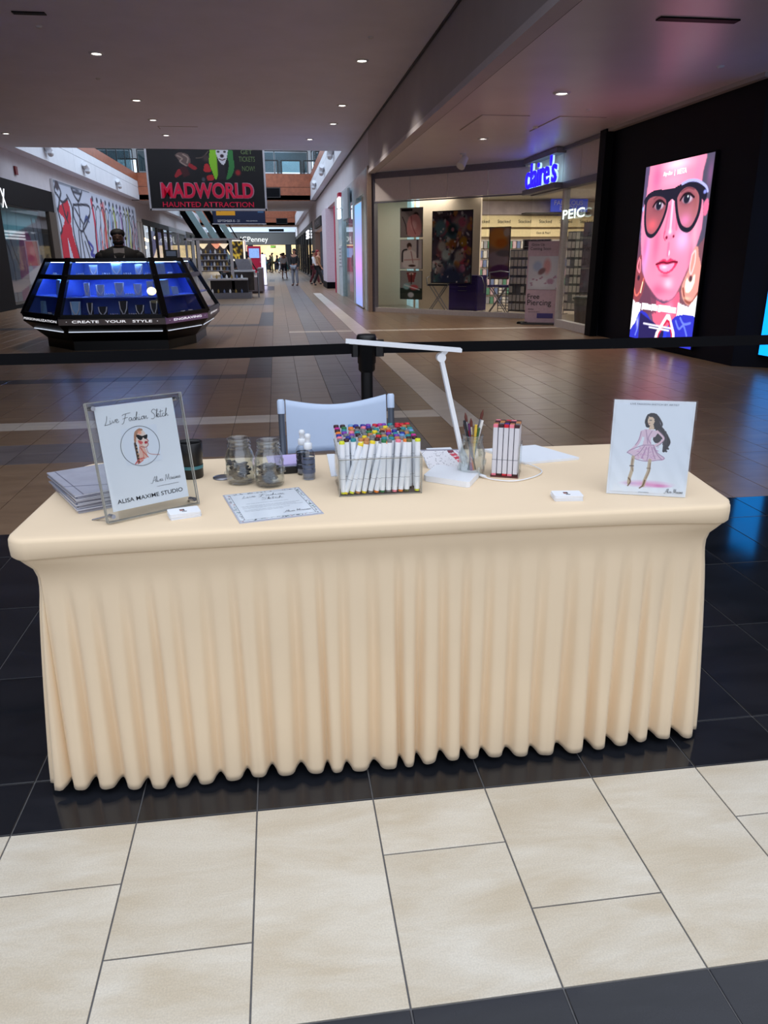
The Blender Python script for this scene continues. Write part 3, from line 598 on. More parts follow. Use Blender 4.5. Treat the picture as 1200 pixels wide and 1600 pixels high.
# partition of the left corner (cream) that carries the stacked pictures
struct('wall_store_partition', MB().slab(P3(.1, .02, 1.6), D*2.05, (0, 0, 2.86), Nn*.06), cream)
prt = printed('glossy_print', rough=.35, coat=.3)
def poster(name, label, cv, tl, u, v, th=.02, mt=None, group=None, back=dark_m):
    """printed sheet on a thin board; n is the board's back side"""
    tl, u, v = Vector(tl), Vector(u), Vector(v); n = u.cross(v).normalized()   # points away from the viewer
    t = thing(name, label, 'poster', tl+u/2+v, group)
    b = .012*v.length
    obj('board', MB().slab(tl-u.normalized()*b-v.normalized()*b+n*.004, u*(1+2*b/u.length), v*(1+2*b/v.length), n*th), back, t)
    obj('print', cv.mesh('print', tl, u, v), mt or prt, t); return t
rp = random.Random(11)
def scene_cv(w_, h_, bg, spots, seed):
    r = random.Random(seed); c = Cv(w_, h_, bg)
    for (n, cols, lo, hi) in spots:
        for _ in range(n): c.ell(r.random(), r.random(), r.uniform(lo, hi), r.uniform(lo, hi), r.choice(cols), .35, .9, r.uniform(0, 3))
    return c
c1 = Cv(36, 46, (150, 140, 140)); c1.poly([(.05, .02), (.55, .02), (.55, .1), (.05, .12)], (30, 28, 32)); c1.ell(.72, .25, .14, .12, (40, 30, 32), .4); c1.cpoly([(.4, .3), (.75, .22), (.95, .5), (.9, .95), (.35, .95), (.3, .6)], (224, 160, 160), 1); c1.ell(.62, .6, .18, .2, (240, 190, 190), .5); c1.curve([(.1, .3), (.25, .6), (.3, .9)], .03, (50, 40, 44)); c1.curve([(.5, .3), (.55, .6), (.7, .9)], .03, (170, 90, 96))
c2 = Cv(36, 46, (196, 186, 186)); c2.ell(.42, .2, .13, .12, (70, 48, 42), .3); c2.ell(.44, .3, .1, .1, (210, 170, 156), .4); c2.cpoly([(.15, .42), (.5, .35), (.75, .5), (.8, .95), (.15, .95)], (226, 216, 214), 1); c2.curve([(.1, .75), (.12, .4), (.3, .33)], .06, (40, 34, 38)); c2.line([(.8, 0), (.8, .6)], .08, (90, 76, 84)); c2.line([(.2, .7), (.9, .68)], .05, (200, 160, 156)); c2.ell(.55, .9, .2, .05, (70, 46, 40), .4); c2.curve([(.5, .4), (.6, .8)], .03, (160, 110, 110))
c3 = Cv(36, 46, (150, 150, 150)); c3.poly([(0, .6), (1, .6), (1, 1), (0, 1)], (44, 58, 52)); c3.poly([(.3, .05), (.75, .05), (.65, .4), (.4, .4)], (140, 64, 66)); c3.ell(.52, .1, .14, .05, (230, 200, 190), .4); c3.ell(.3, .55, .2, .14, (150, 196, 200), .4); c3.ell(.65, .58, .24, .12, (200, 90, 96), .4); c3.line([(.2, .5), (.9, .66)], .04, (230, 230, 230)); c3.ell(.5, .85, .18, .12, (196, 200, 206), .4); c3.line([(.52, .1), (.52, .45)], .04, (60, 30, 34))
for c, z1_, z0_, lb in ((c1, 2.5, 1.83, 'top picture of the stacked three, figure in a pink top'), (c2, 1.76, 1.08, 'middle picture of the stacked three, seated figure in a white top'), (c3, 1.02, .34, 'bottom picture of the stacked three, red and teal garments')):
    poster('window_picture', lb+', in the store window', c, P3(.68, z1_, .15), D*.66, (0, 0, z0_-z1_), group='stacked pictures in the store window')
cb = scene_cv(60, 86, (70, 60, 76), [(10, [(60, 92, 96), (110, 70, 80), (52, 50, 70), (140, 120, 120)], .12, .24), (12, [(176, 176, 172), (160, 110, 60), (190, 140, 140), (120, 140, 140)], .07, .13), (12, [(206, 206, 200), (176, 120, 70), (170, 60, 80), (90, 60, 60)], .05, .1)], 5)
for _ in range(90):
    x, y = rp.random(), rp.random(); cb.ell(x, y, rp.uniform(.02, .05), rp.uniform(.02, .05), rp.choice([(40, 36, 50), (190, 186, 184), (150, 96, 96), (90, 120, 130), (170, 130, 80), (60, 50, 60), (210, 190, 190)]), .4, .85, rp.random()*3)
for x, y, r_, c in ((.2, .22, .2, (86, 124, 134)), (.5, .25, .14, (24, 50, 56)), (.52, .25, .05, (180, 120, 130)), (.76, .15, .12, (170, 90, 110)), (.25, .48, .13, (170, 168, 160)), (.52, .46, .13, (150, 92, 44)), (.8, .42, .13, (160, 120, 40)), (.36, .6, .15, (170, 186, 184)), (.7, .62, .15, (160, 156, 150)), (.5, .82, .14, (196, 196, 200)), (.2, .8, .13, (150, 130, 130)), (.78, .8, .1, (180, 110, 140)), (.5, .98, .4, (40, 50, 80))): cb.ell(x, y, r_, r_*.72, c, .35, .8)
for _ in range(60):
    x, y = rp.random(), rp.random(); cb.ell(x, y, rp.uniform(.012, .035), rp.uniform(.01, .025), rp.choice([(30, 26, 36), (200, 196, 194), (180, 110, 110), (60, 50, 60), (120, 90, 96)]), .4, .9, rp.random()*3)
poster('window_poster', 'large dark poster of plush faces and bags hung in the store window', cb, P3(1.65, 2.38, .15), D*1.1, (0, 0, -1.62))
cp_ = Cv(30, 56, (150, 120, 110)); cp_.ell(.4, .2, .6, .25, (214, 140, 70), .4); cp_.ell(.6, .3, .4, .12, (200, 110, 40), .5); cp_.ell(.4, .62, .7, .18, (170, 150, 158), .3); cp_.ell(.75, .5, .5, .08, (120, 110, 118), .4); cp_.ell(.6, .85, .6, .14, (112, 64, 110), .2); cp_.ell(.85, .1, .2, .1, (190, 170, 160), .4)
poster('window_poster', 'tall peach and lilac poster deeper inside the store', cp_, P3(2.62, 2.03, 1.25), D*.56, (0, 0, -1.2))
# back wall racks with the lettered cream band
t = thing('wall_rack', 'cream wall rack with hanging goods and a lettered band at the back of the store', 'rack', (6.8, 22.4, 0))
obj('band', MB().box(4.6, 9.4, 22.3, 22.48, 2.16, 2.46), M('cream_band', (236, 220, 176), .6), t); obj('band', MB().box(4.6, 9.4, 22.34, 22.48, 1.9, 2.1), M('cream_band', (236, 220, 176), .6), t)
ink = M('black_ink', (30, 28, 30), .5)
for i in range(7): text('Stacked', (5.35+i*.62, 22.29, 2.31), (1, 0, 0), (0, 0, 1), .1, ink, t, width=.38, bold=.004)
for x in (5.5, 6.6, 7.8): text("Gem & Pearl", (x, 22.33, 2.0), (1, 0, 0), (0, 0, 1), .08, ink, t, width=.42)
goods = [M('pack_white', (214, 210, 206), .5), M('pack_pink', (206, 176, 190), .5), M('pack_grey', (150, 150, 160), .5), M('pack_blue', (110, 126, 170), .5), M('pack_green', (90, 140, 120), .5)]
for r in range(7):
    z = 1.78-r*.26
    obj('hook_rail', MB().box(4.6, 9.4, 22.42, 22.48, z, z+.03), sill_m, t)
    for g in range(5):
        mb = MB()
        for i in range(38):
            if (i*7+r*3) % 5 != g: continue
            x = 4.66+i*.125; mb.box(x, x+.095, 22.36, 22.4, z-.2, z-.01)
        obj('packs', mb, goods[g], t, 'stuff')
obj('header', MB().box(4.6, 8.2, 22.44, 22.49, 2.5, 2.86), M('marble_header', (176, 164, 172), .5, noise=.15, scale=4), t)
t = thing('hanging_sign', 'blue FABULOUS sign on a shelf at the back of the store', 'sign', (8.3, 22.1, 2.5))
obj('sign_face', MB().box(7.9, 9.0, 22.1, 22.15, 2.56, 3.0-.02), M('blue_sign_face', (60, 76, 190), .5, emit=.25), t); text('FABULOUS', (8.42, 22.09, 2.8), (1, 0, 0), (0, 0, 1), .1, white_m, t, width=.85); text('IS YOU', (8.42, 22.09, 2.66), (1, 0, 0), (0, 0, 1), .1, white_m, t, width=.5)
obj('shelf', MB().box(7.1, 9.0, 21.9, 22.3, 2.5, 2.53), dark_m, t)
# purple piercing cart, chairs, wire racks, sign outside
def at(s, o, z=0): return P3(s, z, o)
cart_m = M('purple_cart', (58, 44, 112), .4)
q = at(2.3, .62); t = thing('piercing_cart', 'dark purple drawer cart on wheels behind the store glass', 'cart', q, None, math.atan2(D.y, D.x))
obj('body', MB().box(-.42, .42, -.05, .4, .08, .92, .02), cart_m, t, local=True)
for z0_, z1_ in ((.8, .88), (.7, .78), (.6, .68), (.12, .58)):
    dr = obj('drawer', MB().box(-.38, .38, -.075, -.05, z0_, z1_), cart_m, t, local=True); obj('handle', MB().box(-.12, .12, -.095, -.075, z1_-.03, z1_-.015), alu_m, dr, local=True)
for x in (-.33, .33): obj('wheel', MB().tube([(x-.02, 0, .04), (x+.02, 0, .04)], .04, 12), dark_m, t, local=True)
obj('handle', MB().tube([(.42, 0, .9), (.5, 0, .88), (.52, .1, .7), (.52, .1, .5)], .015), alu_m, t, local=True)
def shop_chair(s, o, label, seat_c):
    q = at(s, o); t = thing('director_chair', label, 'chair', q, 'folding chairs inside the store', math.atan2(D.y, D.x)+.4)
    for y in (-.2, .2):
        for a in ((-.25, .25), (.25, -.25)): obj('leg', MB().tube([(a[0], y, 0), (a[1]*.8, y, .66)], .013), alu_m, t, local=True)
    obj('seat', MB().box(-.26, .26, -.22, .22, .66, .7, .03), seat_c, t, local=True)
    obj('backrest', MB().tube([(-.24, .24, .68), (-.26, .26, .98), (0, .3, 1.02), (.26, .26, .98), (.24, .24, .68)], .016), alu_m, t, local=True)
    obj('armrest', MB().tube([(-.26, -.2, .66), (-.28, -.2, .85), (-.28, .22, .88)], .014), alu_m, t, local=True); obj('armrest', MB().tube([(.26, -.2, .66), (.28, -.2, .85), (.28, .22, .88)], .014), alu_m, t, local=True)
shop_chair(1.5, .7, 'metal framed folding chair before the stacked pictures inside the store', dark_m); shop_chair(3.2, .75, 'purple seated metal folding chair right of the purple cart', cart_m)
def wire_rack(name, label, s, o, w_, z1_, rows, pack, dark=None, base=.1):
    q = at(s, o); t = thing(name, label, 'rack', q, None, math.atan2(D.y, D.x))
    mb = MB()
    for i in range(rows+1):
        z = base+(z1_-base)*i/rows; mb.box(-w_/2, w_/2, -.01, .01, z-.008, z+.008)
    for i in range(5):
        x = -w_/2+w_*i/4; mb.box(x-.008, x+.008, -.01, .01, 0 if i in (0, 4) else base, z1_)
    obj('wire_grid', mb, alu_m, t, local=True)
    obj('foot', MB().box(-w_/2, -w_/2+.03, -.2, .2, 0, .03).box(w_/2-.03, w_/2, -.2, .2, 0, .03), alu_m, t, local=True)
    if dark: obj('back_panel', MB().box(-w_/2, w_/2, .03, .05, base, z1_), dark, t, local=True)
    if pack:
        mb = MB(); n = int(w_/.1)
        for i in range(rows):
            z = base+(z1_-base)*(i+1)/rows
            for j in range(n):
                x = -w_/2+.02+j*w_/n; h = (z1_-base)/rows*.72
                if rp.random() < .9: mb.box(x, x+w_/n*.75, -.05, -.03, z-h-.02, z-.02)
        obj('packs', mb, pack, t, 'stuff', local=True)
wire_rack('wire_rack', 'low wire grid rack under the large dark poster', 1.95, 1.35, .95, .72, 9, None)
wire_rack('wire_rack', 'low wire grid rack right of the purple cart', 3.3, 1.4, .9, .62, 7, None)
wire_rack('goods_rack', 'dark rack of small black jewelry cards behind the chairs', 3.55, 2.0, .75, 1.75, 10, M('pack_dark', (60, 46, 60), .4), M('rack_black', (22, 18, 26), .5))
wire_rack('goods_rack', 'pale rack of hanging jewelry packs beside the free piercing sign', 3.8, .75, .62, 1.5, 7, goods[0], M('rack_pale', (136, 140, 146), .5))
q = at(4.5, 2.2); wire_rack('goods_rack', 'tall rack of pale packs seen through the return glass', 5.3, 1.6, 1.5, 1.9, 9, goods[0], M('rack_pale', (136, 140, 146), .5))
t = thing('waste_bin', 'grey round bin inside the return glass of the jewelry store', 'bin', (6.35, 15.4, 0)); obj('body', MB().lathe([(.16, 0), (.2, .5)], (6.35, 15.4, 0), 16, True), M('bin_grey', (74, 72, 84), .5), t); obj('rim', MB().lathe([(.22, .5), (.24, .53), (.2, .56)], (6.35, 15.4, 0), 16, True), dark_m, t)
cs = Cv(24, 60, (92, 88, 98)); 
t = poster('window_poster', 'grey free piercing poster hung behind the return glass', cs, (5.85, 14.45, 1.95), (.12, -.85, 0), (0, 0, -1.25))
obj('hanging_cord', MB().box(5.9, 5.91, 14.0, 14.01, 1.95, 2.9), dark_m, t)
for i, s_ in enumerate(('Free', 'Piercing', 'Always')): text(s_, (5.87, 14.1, 1.72-i*.24), (.12, -.85, 0), (0, 0, 1), .15, ink, t, width=(.3, .55, .5)[i])
t = thing('floor_sign', 'pink grey stand-up sign reading Free Piercing outside the jewelry store', 'sign', (5.5, 15.5, 0))
u = Vector((.60, -.30, 0)); o0 = Vector((5.2, 15.75, 0)); pk = M('sign_pink_grey', (176, 150, 162), .5)
nf = Vector((u.y, -u.x, 0)).normalized()
obj('panel', MB().slab(o0+Vector((0, 0, .03)), u, (0, 0, 1.62), -nf*.03), pk, t); obj('base', MB().slab(o0-u*.08, u*1.16, (0, 0, .03), -nf*.0+Vector((-.1, -.2, 0))), dark_m, t); obj('foot', MB().slab(o0-u*.2+Vector((-.06, -.1, 0)), u*.3, (0, 0, .04), (.1, .2, 0)), black_m, t)
cg = Cv(30, 42, (176, 172, 180)); cg.ell(.3, .3, .2, .2, (140, 150, 176), .5); cg.ell(.62, .3, .16, .3, (176, 120, 120), .5); cg.ell(.45, .45, .12, .14, (104, 66, 66), .4, rot=.6); cg.ell(.4, .8, .4, .2, (190, 188, 196), .5); cg.ell(.75, .75, .16, .1, (150, 110, 130), .5, rot=-.5)
for _ in range(14): cg.ell(rp.random(), .6+.4*rp.random(), .05, .03, (150, 110, 130), .4, rot=-.5)
obj('print', cg.mesh('print', o0+u*.04+Vector((0, 0, 1.36))+nf*.006, u*.92, (0, 0, -.66)), prt, t)
def fs(s_, a, z, w_, b=0): text(s_, o0+u*a+Vector((0, 0, z))+nf*.006, u, (0, 0, 1), .1, ink, t, width=w_, bold=b)
fs('Grow Up', .3, 1.58, .26); fs('Coming Soon', .38, 1.5, .42); fs('Free', .24, .56, .25, .004); fs('Piercing', .43, .42, .5, .004); fs('always', .18, .3, .12); fs('see us in store', .28, .25, .24)
obj('print', MB().slab(o0+u*.38+Vector((0, 0, .12))+nf*.004, u*.5, (0, 0, .1), nf*.002), cart_m, t)
# ------------------------------------------------------------------ left side: black store with window graphic, mural, far shops
bs = struct('wall_black_store', MB().box(XL-.25, XL+.02, 22.0, 28.9, 2.85, 3.52), black_m)
obj('column', MB().box(XL-.25, XL+.06, 21.9, 23.3, 0, 2.9), black_m, bs); obj('column', MB().box(XL-.25, XL+.05, 28.1, 28.9, 0, 2.86), M('tan_dark_column', (70, 60, 50), .4), bs)
obj('sill', MB().box(XL-.2, XL, 23.3, 28.1, 0, .1), black_m, bs)
obj('pane', MB().box(XL-.02, XL-.01, 23.3, 28.1, .1, 2.86), gm, bs)
struct('wall_store_inner', MB().box(XL-1.6, XL-1.5, 22, 44, 0, 3.5), navy_m)
t = thing('store_letters', 'cut-off white letter on the black store header', 'sign', (XL, 22.6, 3.1)); text('X', (XL+.04, 23.75, 2.98), (0, 1, 0), (0, 0, 1), .4, M('white_sign_lit', (240, 244, 250), .5, emit=1.2, noise=0), t, width=.4, height=.5, bold=.02, name='letters')
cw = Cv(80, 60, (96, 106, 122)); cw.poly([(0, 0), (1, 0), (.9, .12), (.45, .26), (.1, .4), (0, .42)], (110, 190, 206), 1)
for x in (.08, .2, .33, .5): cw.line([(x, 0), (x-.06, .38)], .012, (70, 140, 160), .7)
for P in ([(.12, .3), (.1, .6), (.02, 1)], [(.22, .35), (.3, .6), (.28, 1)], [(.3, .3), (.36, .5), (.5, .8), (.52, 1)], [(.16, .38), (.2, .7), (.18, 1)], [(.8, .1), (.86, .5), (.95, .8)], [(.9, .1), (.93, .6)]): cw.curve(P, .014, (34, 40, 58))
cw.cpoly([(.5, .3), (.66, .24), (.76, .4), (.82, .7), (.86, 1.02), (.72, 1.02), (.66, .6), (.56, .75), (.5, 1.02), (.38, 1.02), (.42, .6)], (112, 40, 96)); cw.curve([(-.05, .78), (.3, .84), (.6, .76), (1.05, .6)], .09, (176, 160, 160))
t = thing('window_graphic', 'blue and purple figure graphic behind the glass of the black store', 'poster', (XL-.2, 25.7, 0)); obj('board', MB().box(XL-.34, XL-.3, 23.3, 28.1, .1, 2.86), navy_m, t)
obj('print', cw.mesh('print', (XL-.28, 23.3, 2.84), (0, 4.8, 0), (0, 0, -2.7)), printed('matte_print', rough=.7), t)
# mural: long white hoarding with line-drawn fashion figures
mu = Cv(230, 90, (190, 196, 212)); r_ = random.Random(4)
RED = (190, 20, 48); INK = (26, 28, 44)
mu.cpoly([(.1, .13), (.005, .24), (.05, .31), (.045, .37), (.1, .355), (.115, .24)], RED); mu.cpoly([(.038, .37), (.1, .355), (.11, .45), (.145, .66), (.19, 1.03), (.15, 1.03), (.09, .68), (.058, .48), (.058, .75), (.05, 1.03), (-.01, 1.03), (-.01, .6), (.0, .45)], RED)
for P in ([(.05, .19), (.07, .3), (.09, .25)], [(.06, .27), (.08, .34)], [(.02, .03), (.0, .09), (.03, .15), (.01, .24)], [(.035, .03), (.05, .09), (.035, .15), (.06, .17), (.1, .13)], [(.1, .1), (.135, .2), (.12, .4), (.14, .6), (.17, .8)], [(.0, .5), (-.01, .7)], [(.005, .24), (.02, .4), (.0, .45)],
          [(.15, .02), (.25, .0), (.22, .1), (.2, .12), (.17, .08), (.15, .02)], [(.16, .05), (.24, .05)], [(.2, .12), (.2, .25), (.19, .36)], [(.15, .17), (.3, .14), (.31, .22), (.24, .36), (.19, .4), (.14, .28), (.15, .17)], [(.16, .2), (.22, .32)], [(.3, .24), (.22, .36), (.25, .5), (.33, .8), (.36, 1.)], [(.19, .42), (.2, .7), (.21, 1.)], [(.17, .4), (.16, .7), (.15, 1.)], [(.24, .45), (.28, .6), (.3, .62)], [(.22, .5), (.26, .7)]): mu.curve(P, .0075, INK)
mu.curve([(.26, .5), (.3, .56), (.27, .62), (.32, .64), (.29, .7)], .012, (60, 60, 150)); mu.curve([(.245, .3), (.27, .25), (.29, .3)], .008, (40, 60, 120)); mu.line([(0, .01), (.33, -.0)], .008, (120, 126, 140)); mu.ell(.025, .04, .02, .05, (60, 50, 60), .4); mu.ell(.205, .03, .035, .03, (80, 84, 100), .5, .6)
for i in range(58):
    x = .34+.66*r_.random(); y = r_.random()*.6; c = r_.choice([INK, INK, (70, 90, 150), (90, 120, 170), (120, 130, 150), (176, 40, 60), (200, 80, 70), (150, 100, 150), (130, 140, 60), (190, 190, 90)])
    mu.curve([(x, y), (x+r_.uniform(-.02, .02), y+.15), (x+r_.uniform(-.03, .03), y+.3), (x+r_.uniform(-.04, .04), y+.3+r_.random()*.3)], r_.choice([.004, .005, .009]), c)
for x0, c in ((.345, RED), (.475, (190, 50, 60)), (.62, (150, 170, 60)), (.72, (140, 100, 160)), (.56, (120, 150, 190)), (.85, (190, 190, 100))): mu.curve([(x0, .08), (x0+.012, .3), (x0+.004, .55), (x0+.02, .85)], .018, c, .85)
for i in range(12):
    x = .36+i*.053; mu.ell(x, .06, .012, .035, (50, 54, 74), .4); mu.curve([(x-.02, .16), (x, .12), (x+.02, .16), (x+.012, .3), (x-.014, .42), (x-.02, .7)], .005, INK)
t = thing('fashion_mural', 'long white wall graphic of line-drawn fashion figures, the first in red', 'mural', (XL, 36.8, 0))
obj('hoarding', MB().box(XL-.0, XL+.08, 28.95, 44.9, 0, 3.95), white_m, t)
obj('print', mu.mesh('print', (XL+.09, 29.0, 3.93), (0, 15.8, 0), (0, 0, -3.9)), printed('matte_print', rough=.7), t)
# shops farther along the left
def shopfront(name, x, y0, y1, z1, side, frame, glassy, inside, dep=1.2, n=3, light=None, zb=.1):
    """one shop: frame, its panes and the lit inside; side=+1 faces right, -1 faces left"""
    s = side; f = struct(name, MB().box(min(x, x-s*.2), max(x, x-s*.2), y0, y1, z1, 3.5).box(min(x, x-s*.2), max(x, x-s*.2), y0, y1, 0, zb), frame)
    for i in range(n+1):
        y = y0+(y1-y0)*i/n; y = min(max(y, y0+.06), y1-.06); obj('post', MB().box(min(x+s*.02, x-s*.15), max(x+s*.02, x-s*.15), y-.06, y+.06, zb, z1), frame, f)
    for i in range(n): obj('pane', MB().box(x-s*.06, x-s*.05, y0+(y1-y0)*i/n+.06, y0+(y1-y0)*(i+1)/n-.06, zb, z1) if s > 0 else MB().box(x+.05, x+.06, y0+(y1-y0)*i/n+.06, y0+(y1-y0)*(i+1)/n-.06, zb, z1), glassy, f)
    a, b = x-s*dep, x-s*(dep+.1)
    obj('inner_wall', MB().box(min(a, b), max(a, b), y0, y1, 0, z1), inside, f)
    return f
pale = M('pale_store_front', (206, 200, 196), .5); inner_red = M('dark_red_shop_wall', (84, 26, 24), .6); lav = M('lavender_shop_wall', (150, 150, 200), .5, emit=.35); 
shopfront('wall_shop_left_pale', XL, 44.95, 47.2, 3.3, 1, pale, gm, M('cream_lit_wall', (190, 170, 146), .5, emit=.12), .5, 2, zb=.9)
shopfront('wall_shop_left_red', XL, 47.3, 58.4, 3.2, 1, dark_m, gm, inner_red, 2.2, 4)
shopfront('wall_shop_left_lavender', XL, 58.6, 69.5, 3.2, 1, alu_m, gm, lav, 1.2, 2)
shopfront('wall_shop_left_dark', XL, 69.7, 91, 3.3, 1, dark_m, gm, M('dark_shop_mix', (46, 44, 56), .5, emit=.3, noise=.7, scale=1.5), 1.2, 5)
bulb = M('warm_bulb', (255, 214, 160), .4, emit=6, noise=0)
for i in range(13):
    y = 48.2+i*.75; z = (2.7, 2.3, 2.5, 2.05)[i % 4]
    t = thing('pendant_lamp', 'small warm pendant bulb inside the dark red restaurant', 'lamp', (XL-.8, y, z), 'pendant bulbs in the dark red restaurant')
    obj('bulb', MB().ball((XL-.8-(i % 3)*.3, y, z), .1, 6), bulb, t); obj('cord', MB().box(XL-.81-(i % 3)*.3, XL-.79-(i % 3)*.3, y-.01, y+.01, z, 3.3), dark_m, t)
tag(obj('lit_mirror', MB().box(XL-1.4, XL-1.3, 52, 54.5, .8, 2.2), M('warm_mirror', (190, 140, 90), .4, emit=.7, noise=.3), None), 'warm lit framed mirror in the dark red restaurant', 'mirror')
# right side shops
pale_blue = M('pale_blue_tile', (196, 214, 222), .25, noise=.1, scale=8); pinkm = M('pink_door_frame', (196, 30, 76), .4)
sh = struct('wall_shop_right_pale', MB().box(XR, XR+.25, 20.1, 29.6, 2.95, 3.5).box(XR, XR+.2, 20.1, 21.2, 0, 2.95), pale_blue)
obj('dark_edge', MB().box(XR-.02, XR+.2, 20.12, 20.4, 0, 3.45), M('brown_black_edge', (50, 38, 36), .4), sh)
obj('column', MB().box(XR, XR+.25, 28.2, 29.6, 0, 2.95), pale_blue, sh); obj('column', MB().box(XR+.0, XR+.2, 23.1, 24.2, 0, 2.95), pale_blue, sh)
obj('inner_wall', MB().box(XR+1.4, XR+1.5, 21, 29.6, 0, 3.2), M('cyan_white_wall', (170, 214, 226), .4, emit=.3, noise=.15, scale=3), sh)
for y in (24.7, 25.7, 26.7, 27.7): obj('mirror_strip', MB().box(XR+1.34, XR+1.4, y, y+.18, .3, 2.6), M('shop_mirror', (70, 100, 112), .15, .6), sh)
obj('pane', MB().box(XR+.08, XR+.09, 24.2, 28.2, 0, 2.9), gm, sh)
t = thing('lightbox_panel', 'tall narrow lightbox fading from blue to pink beside the jewelry store', 'sign', (XR, 22.2, 0))
lb = Cv(4, 60, (0, 0, 0)); 
for i in range(60):
    k = i/59; a_, b_ = ((110, 170, 240), (196, 140, 226)) if k < .6 else ((196, 140, 226), (130, 150, 226)); q_ = k/.6 if k < .6 else (k-.6)/.4; lb.a[i, :] = (np.array(a_)*(1-q_)+np.array(b_)*q_)/255
obj('case', MB().box(XR-.05, XR+.05, 21.25, 23.05, .02, 2.78), white_m, t); obj('print', lb.mesh('print', (XR-.055, 23.0, 2.75), (0, -1.7, 0), (0, 0, -2.7)), printed('lightbox_print', emit=1.0), t)
t = thing('wall_sign', 'small white lit oval sign with a red tip on the pale blue store', 'sign', (XR, 26, 3))
obj('plate', MB().box(XR-.12, XR-.04, 24.4, 26.3, 2.5, 3.35, .03), M('sign_plate_grey', (176, 188, 196), .4), t); obj('lit_panel', MB().box(XR-.2, XR-.12, 26.9, 27.5, 2.95, 3.25).box(XR-.2, XR-.12, 26.9, 27.5, 2.6, 2.9), M('sign_white_glow', (225, 240, 255), .4, emit=2, noise=0), t)
obj('tip', MB().box(XR-.2, XR-.1, 26.8, 27.4, 3.28, 3.4), M('sign_red_tip', (190, 30, 60), .4), t)
t = thing('paper_notice', 'white paper notice taped to the pale blue store column', 'sign', (XR, 29, 1)); obj('sheet', MB().box(XR-.02, XR-.005, 28.35, 29.45, 1.05, 1.75), white_m, t)
for i in range(5): obj('print_line', MB().box(XR-.025, XR-.02, 28.5, 29.3-.1*(i % 2), 1.62-i*.12, 1.66-i*.12), alu_m, t)
t = thing('display_plinth', 'pair of low white glass plinths inside the pale blue store', 'plinth', (XR+.4, 23, 0)); obj('block', MB().box(XR+.3, XR+.7, 24.6, 25.4, 0, .35), pale_blue, t); obj('block', MB().box(XR+.15, XR+.5, 23.9, 24.4, 0, .32), pale_blue, t)
sh = struct('wall_shop_right_pink', MB().box(XR, XR+.2, 29.7, 31.2, 0, 3.5), pale)
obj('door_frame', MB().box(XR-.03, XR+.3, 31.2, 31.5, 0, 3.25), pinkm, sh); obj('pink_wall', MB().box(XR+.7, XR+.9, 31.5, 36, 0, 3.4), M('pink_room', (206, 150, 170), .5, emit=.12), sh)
obj('pillar', MB().box(XR-.1, XR+.5, 35.4, 38.2, .28, 3.4), M('pinkish_white_pillar', (214, 202, 212), .4), sh); obj('plinth', MB().box(XR-.12, XR+.5, 35.3, 38.3, 0, .28), black_m, sh)
sh = struct('wall_shop_right_white', MB().box(XR, XR+.3, 38.2, 50, 2.75, 3.45), M('white_store_head', (214, 206, 204), .5))
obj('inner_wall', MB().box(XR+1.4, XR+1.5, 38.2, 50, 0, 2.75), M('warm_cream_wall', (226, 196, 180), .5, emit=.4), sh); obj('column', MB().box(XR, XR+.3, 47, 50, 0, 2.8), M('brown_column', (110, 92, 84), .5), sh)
t = thing('store_sign', 'small dark box sign on the white store header', 'sign', (XR, 41, 3)); obj('face', MB().box(XR-.12, XR, 39.4, 45, 2.85, 3.3), dark_m, t); text('MORE', (XR-.13, 42.2, 3.07), (0, -1, 0), (0, 0, 1), .3, alu_m, t, width=3.6, height=.2)
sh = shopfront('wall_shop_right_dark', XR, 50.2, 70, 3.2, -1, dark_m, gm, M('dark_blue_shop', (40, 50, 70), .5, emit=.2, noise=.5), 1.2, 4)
t = thing('store_sign', 'white stacked lit letters on the dark store far along the right', 'sign', (XR, 56, 3)); 
for i in range(3): obj('lit_bar', MB().box(XR-.08, XR, 54.5, 58.5, 3.0-i*.2, 3.12-i*.2), M('white_sign_lit', (240, 244, 250), .5, emit=1.2, noise=0), t)
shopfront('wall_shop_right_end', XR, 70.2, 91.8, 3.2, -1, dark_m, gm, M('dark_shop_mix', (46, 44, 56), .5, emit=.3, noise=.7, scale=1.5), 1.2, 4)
# department store at the end
de = struct('wall_department_store', MB().box(-9, 4, 91.8, 92.3, 2.72, 4.08), M('department_store_header', (92, 90, 88), .5))
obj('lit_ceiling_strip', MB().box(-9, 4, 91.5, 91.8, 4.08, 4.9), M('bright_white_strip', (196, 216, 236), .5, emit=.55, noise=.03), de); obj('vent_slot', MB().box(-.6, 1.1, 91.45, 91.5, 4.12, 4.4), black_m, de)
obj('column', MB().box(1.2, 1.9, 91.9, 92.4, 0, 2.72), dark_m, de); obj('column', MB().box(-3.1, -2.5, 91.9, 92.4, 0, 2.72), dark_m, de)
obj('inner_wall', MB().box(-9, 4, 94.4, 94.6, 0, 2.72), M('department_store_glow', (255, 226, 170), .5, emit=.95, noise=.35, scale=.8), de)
obj('low_racks', MB().box(-6, -3.4, 93, 93.6, 0, 1.3).box(-2.3, -.6, 93, 93.6, 0, 1.1).box(-.2, 1.1, 93, 93.6, 0, .9), dark_m, de)
t = thing('store_sign', 'white JCPenney lettering on the dark header at the end of the mall', 'sign', (-2.4, 91.7, 3.2)); text('JCPenney', (-2.35, 91.72, 3.22), (1, 0, 0), (0, 0, 1), .9, M('white_store_letters', (226, 224, 216), .5, emit=.5, noise=0), t, width=3.2, name='letters')
text('O', (-4.35, 91.72, 3.2), (1, 0, 0), (0, 0, 1), .9, alu_m, t, width=.55, name='letters')
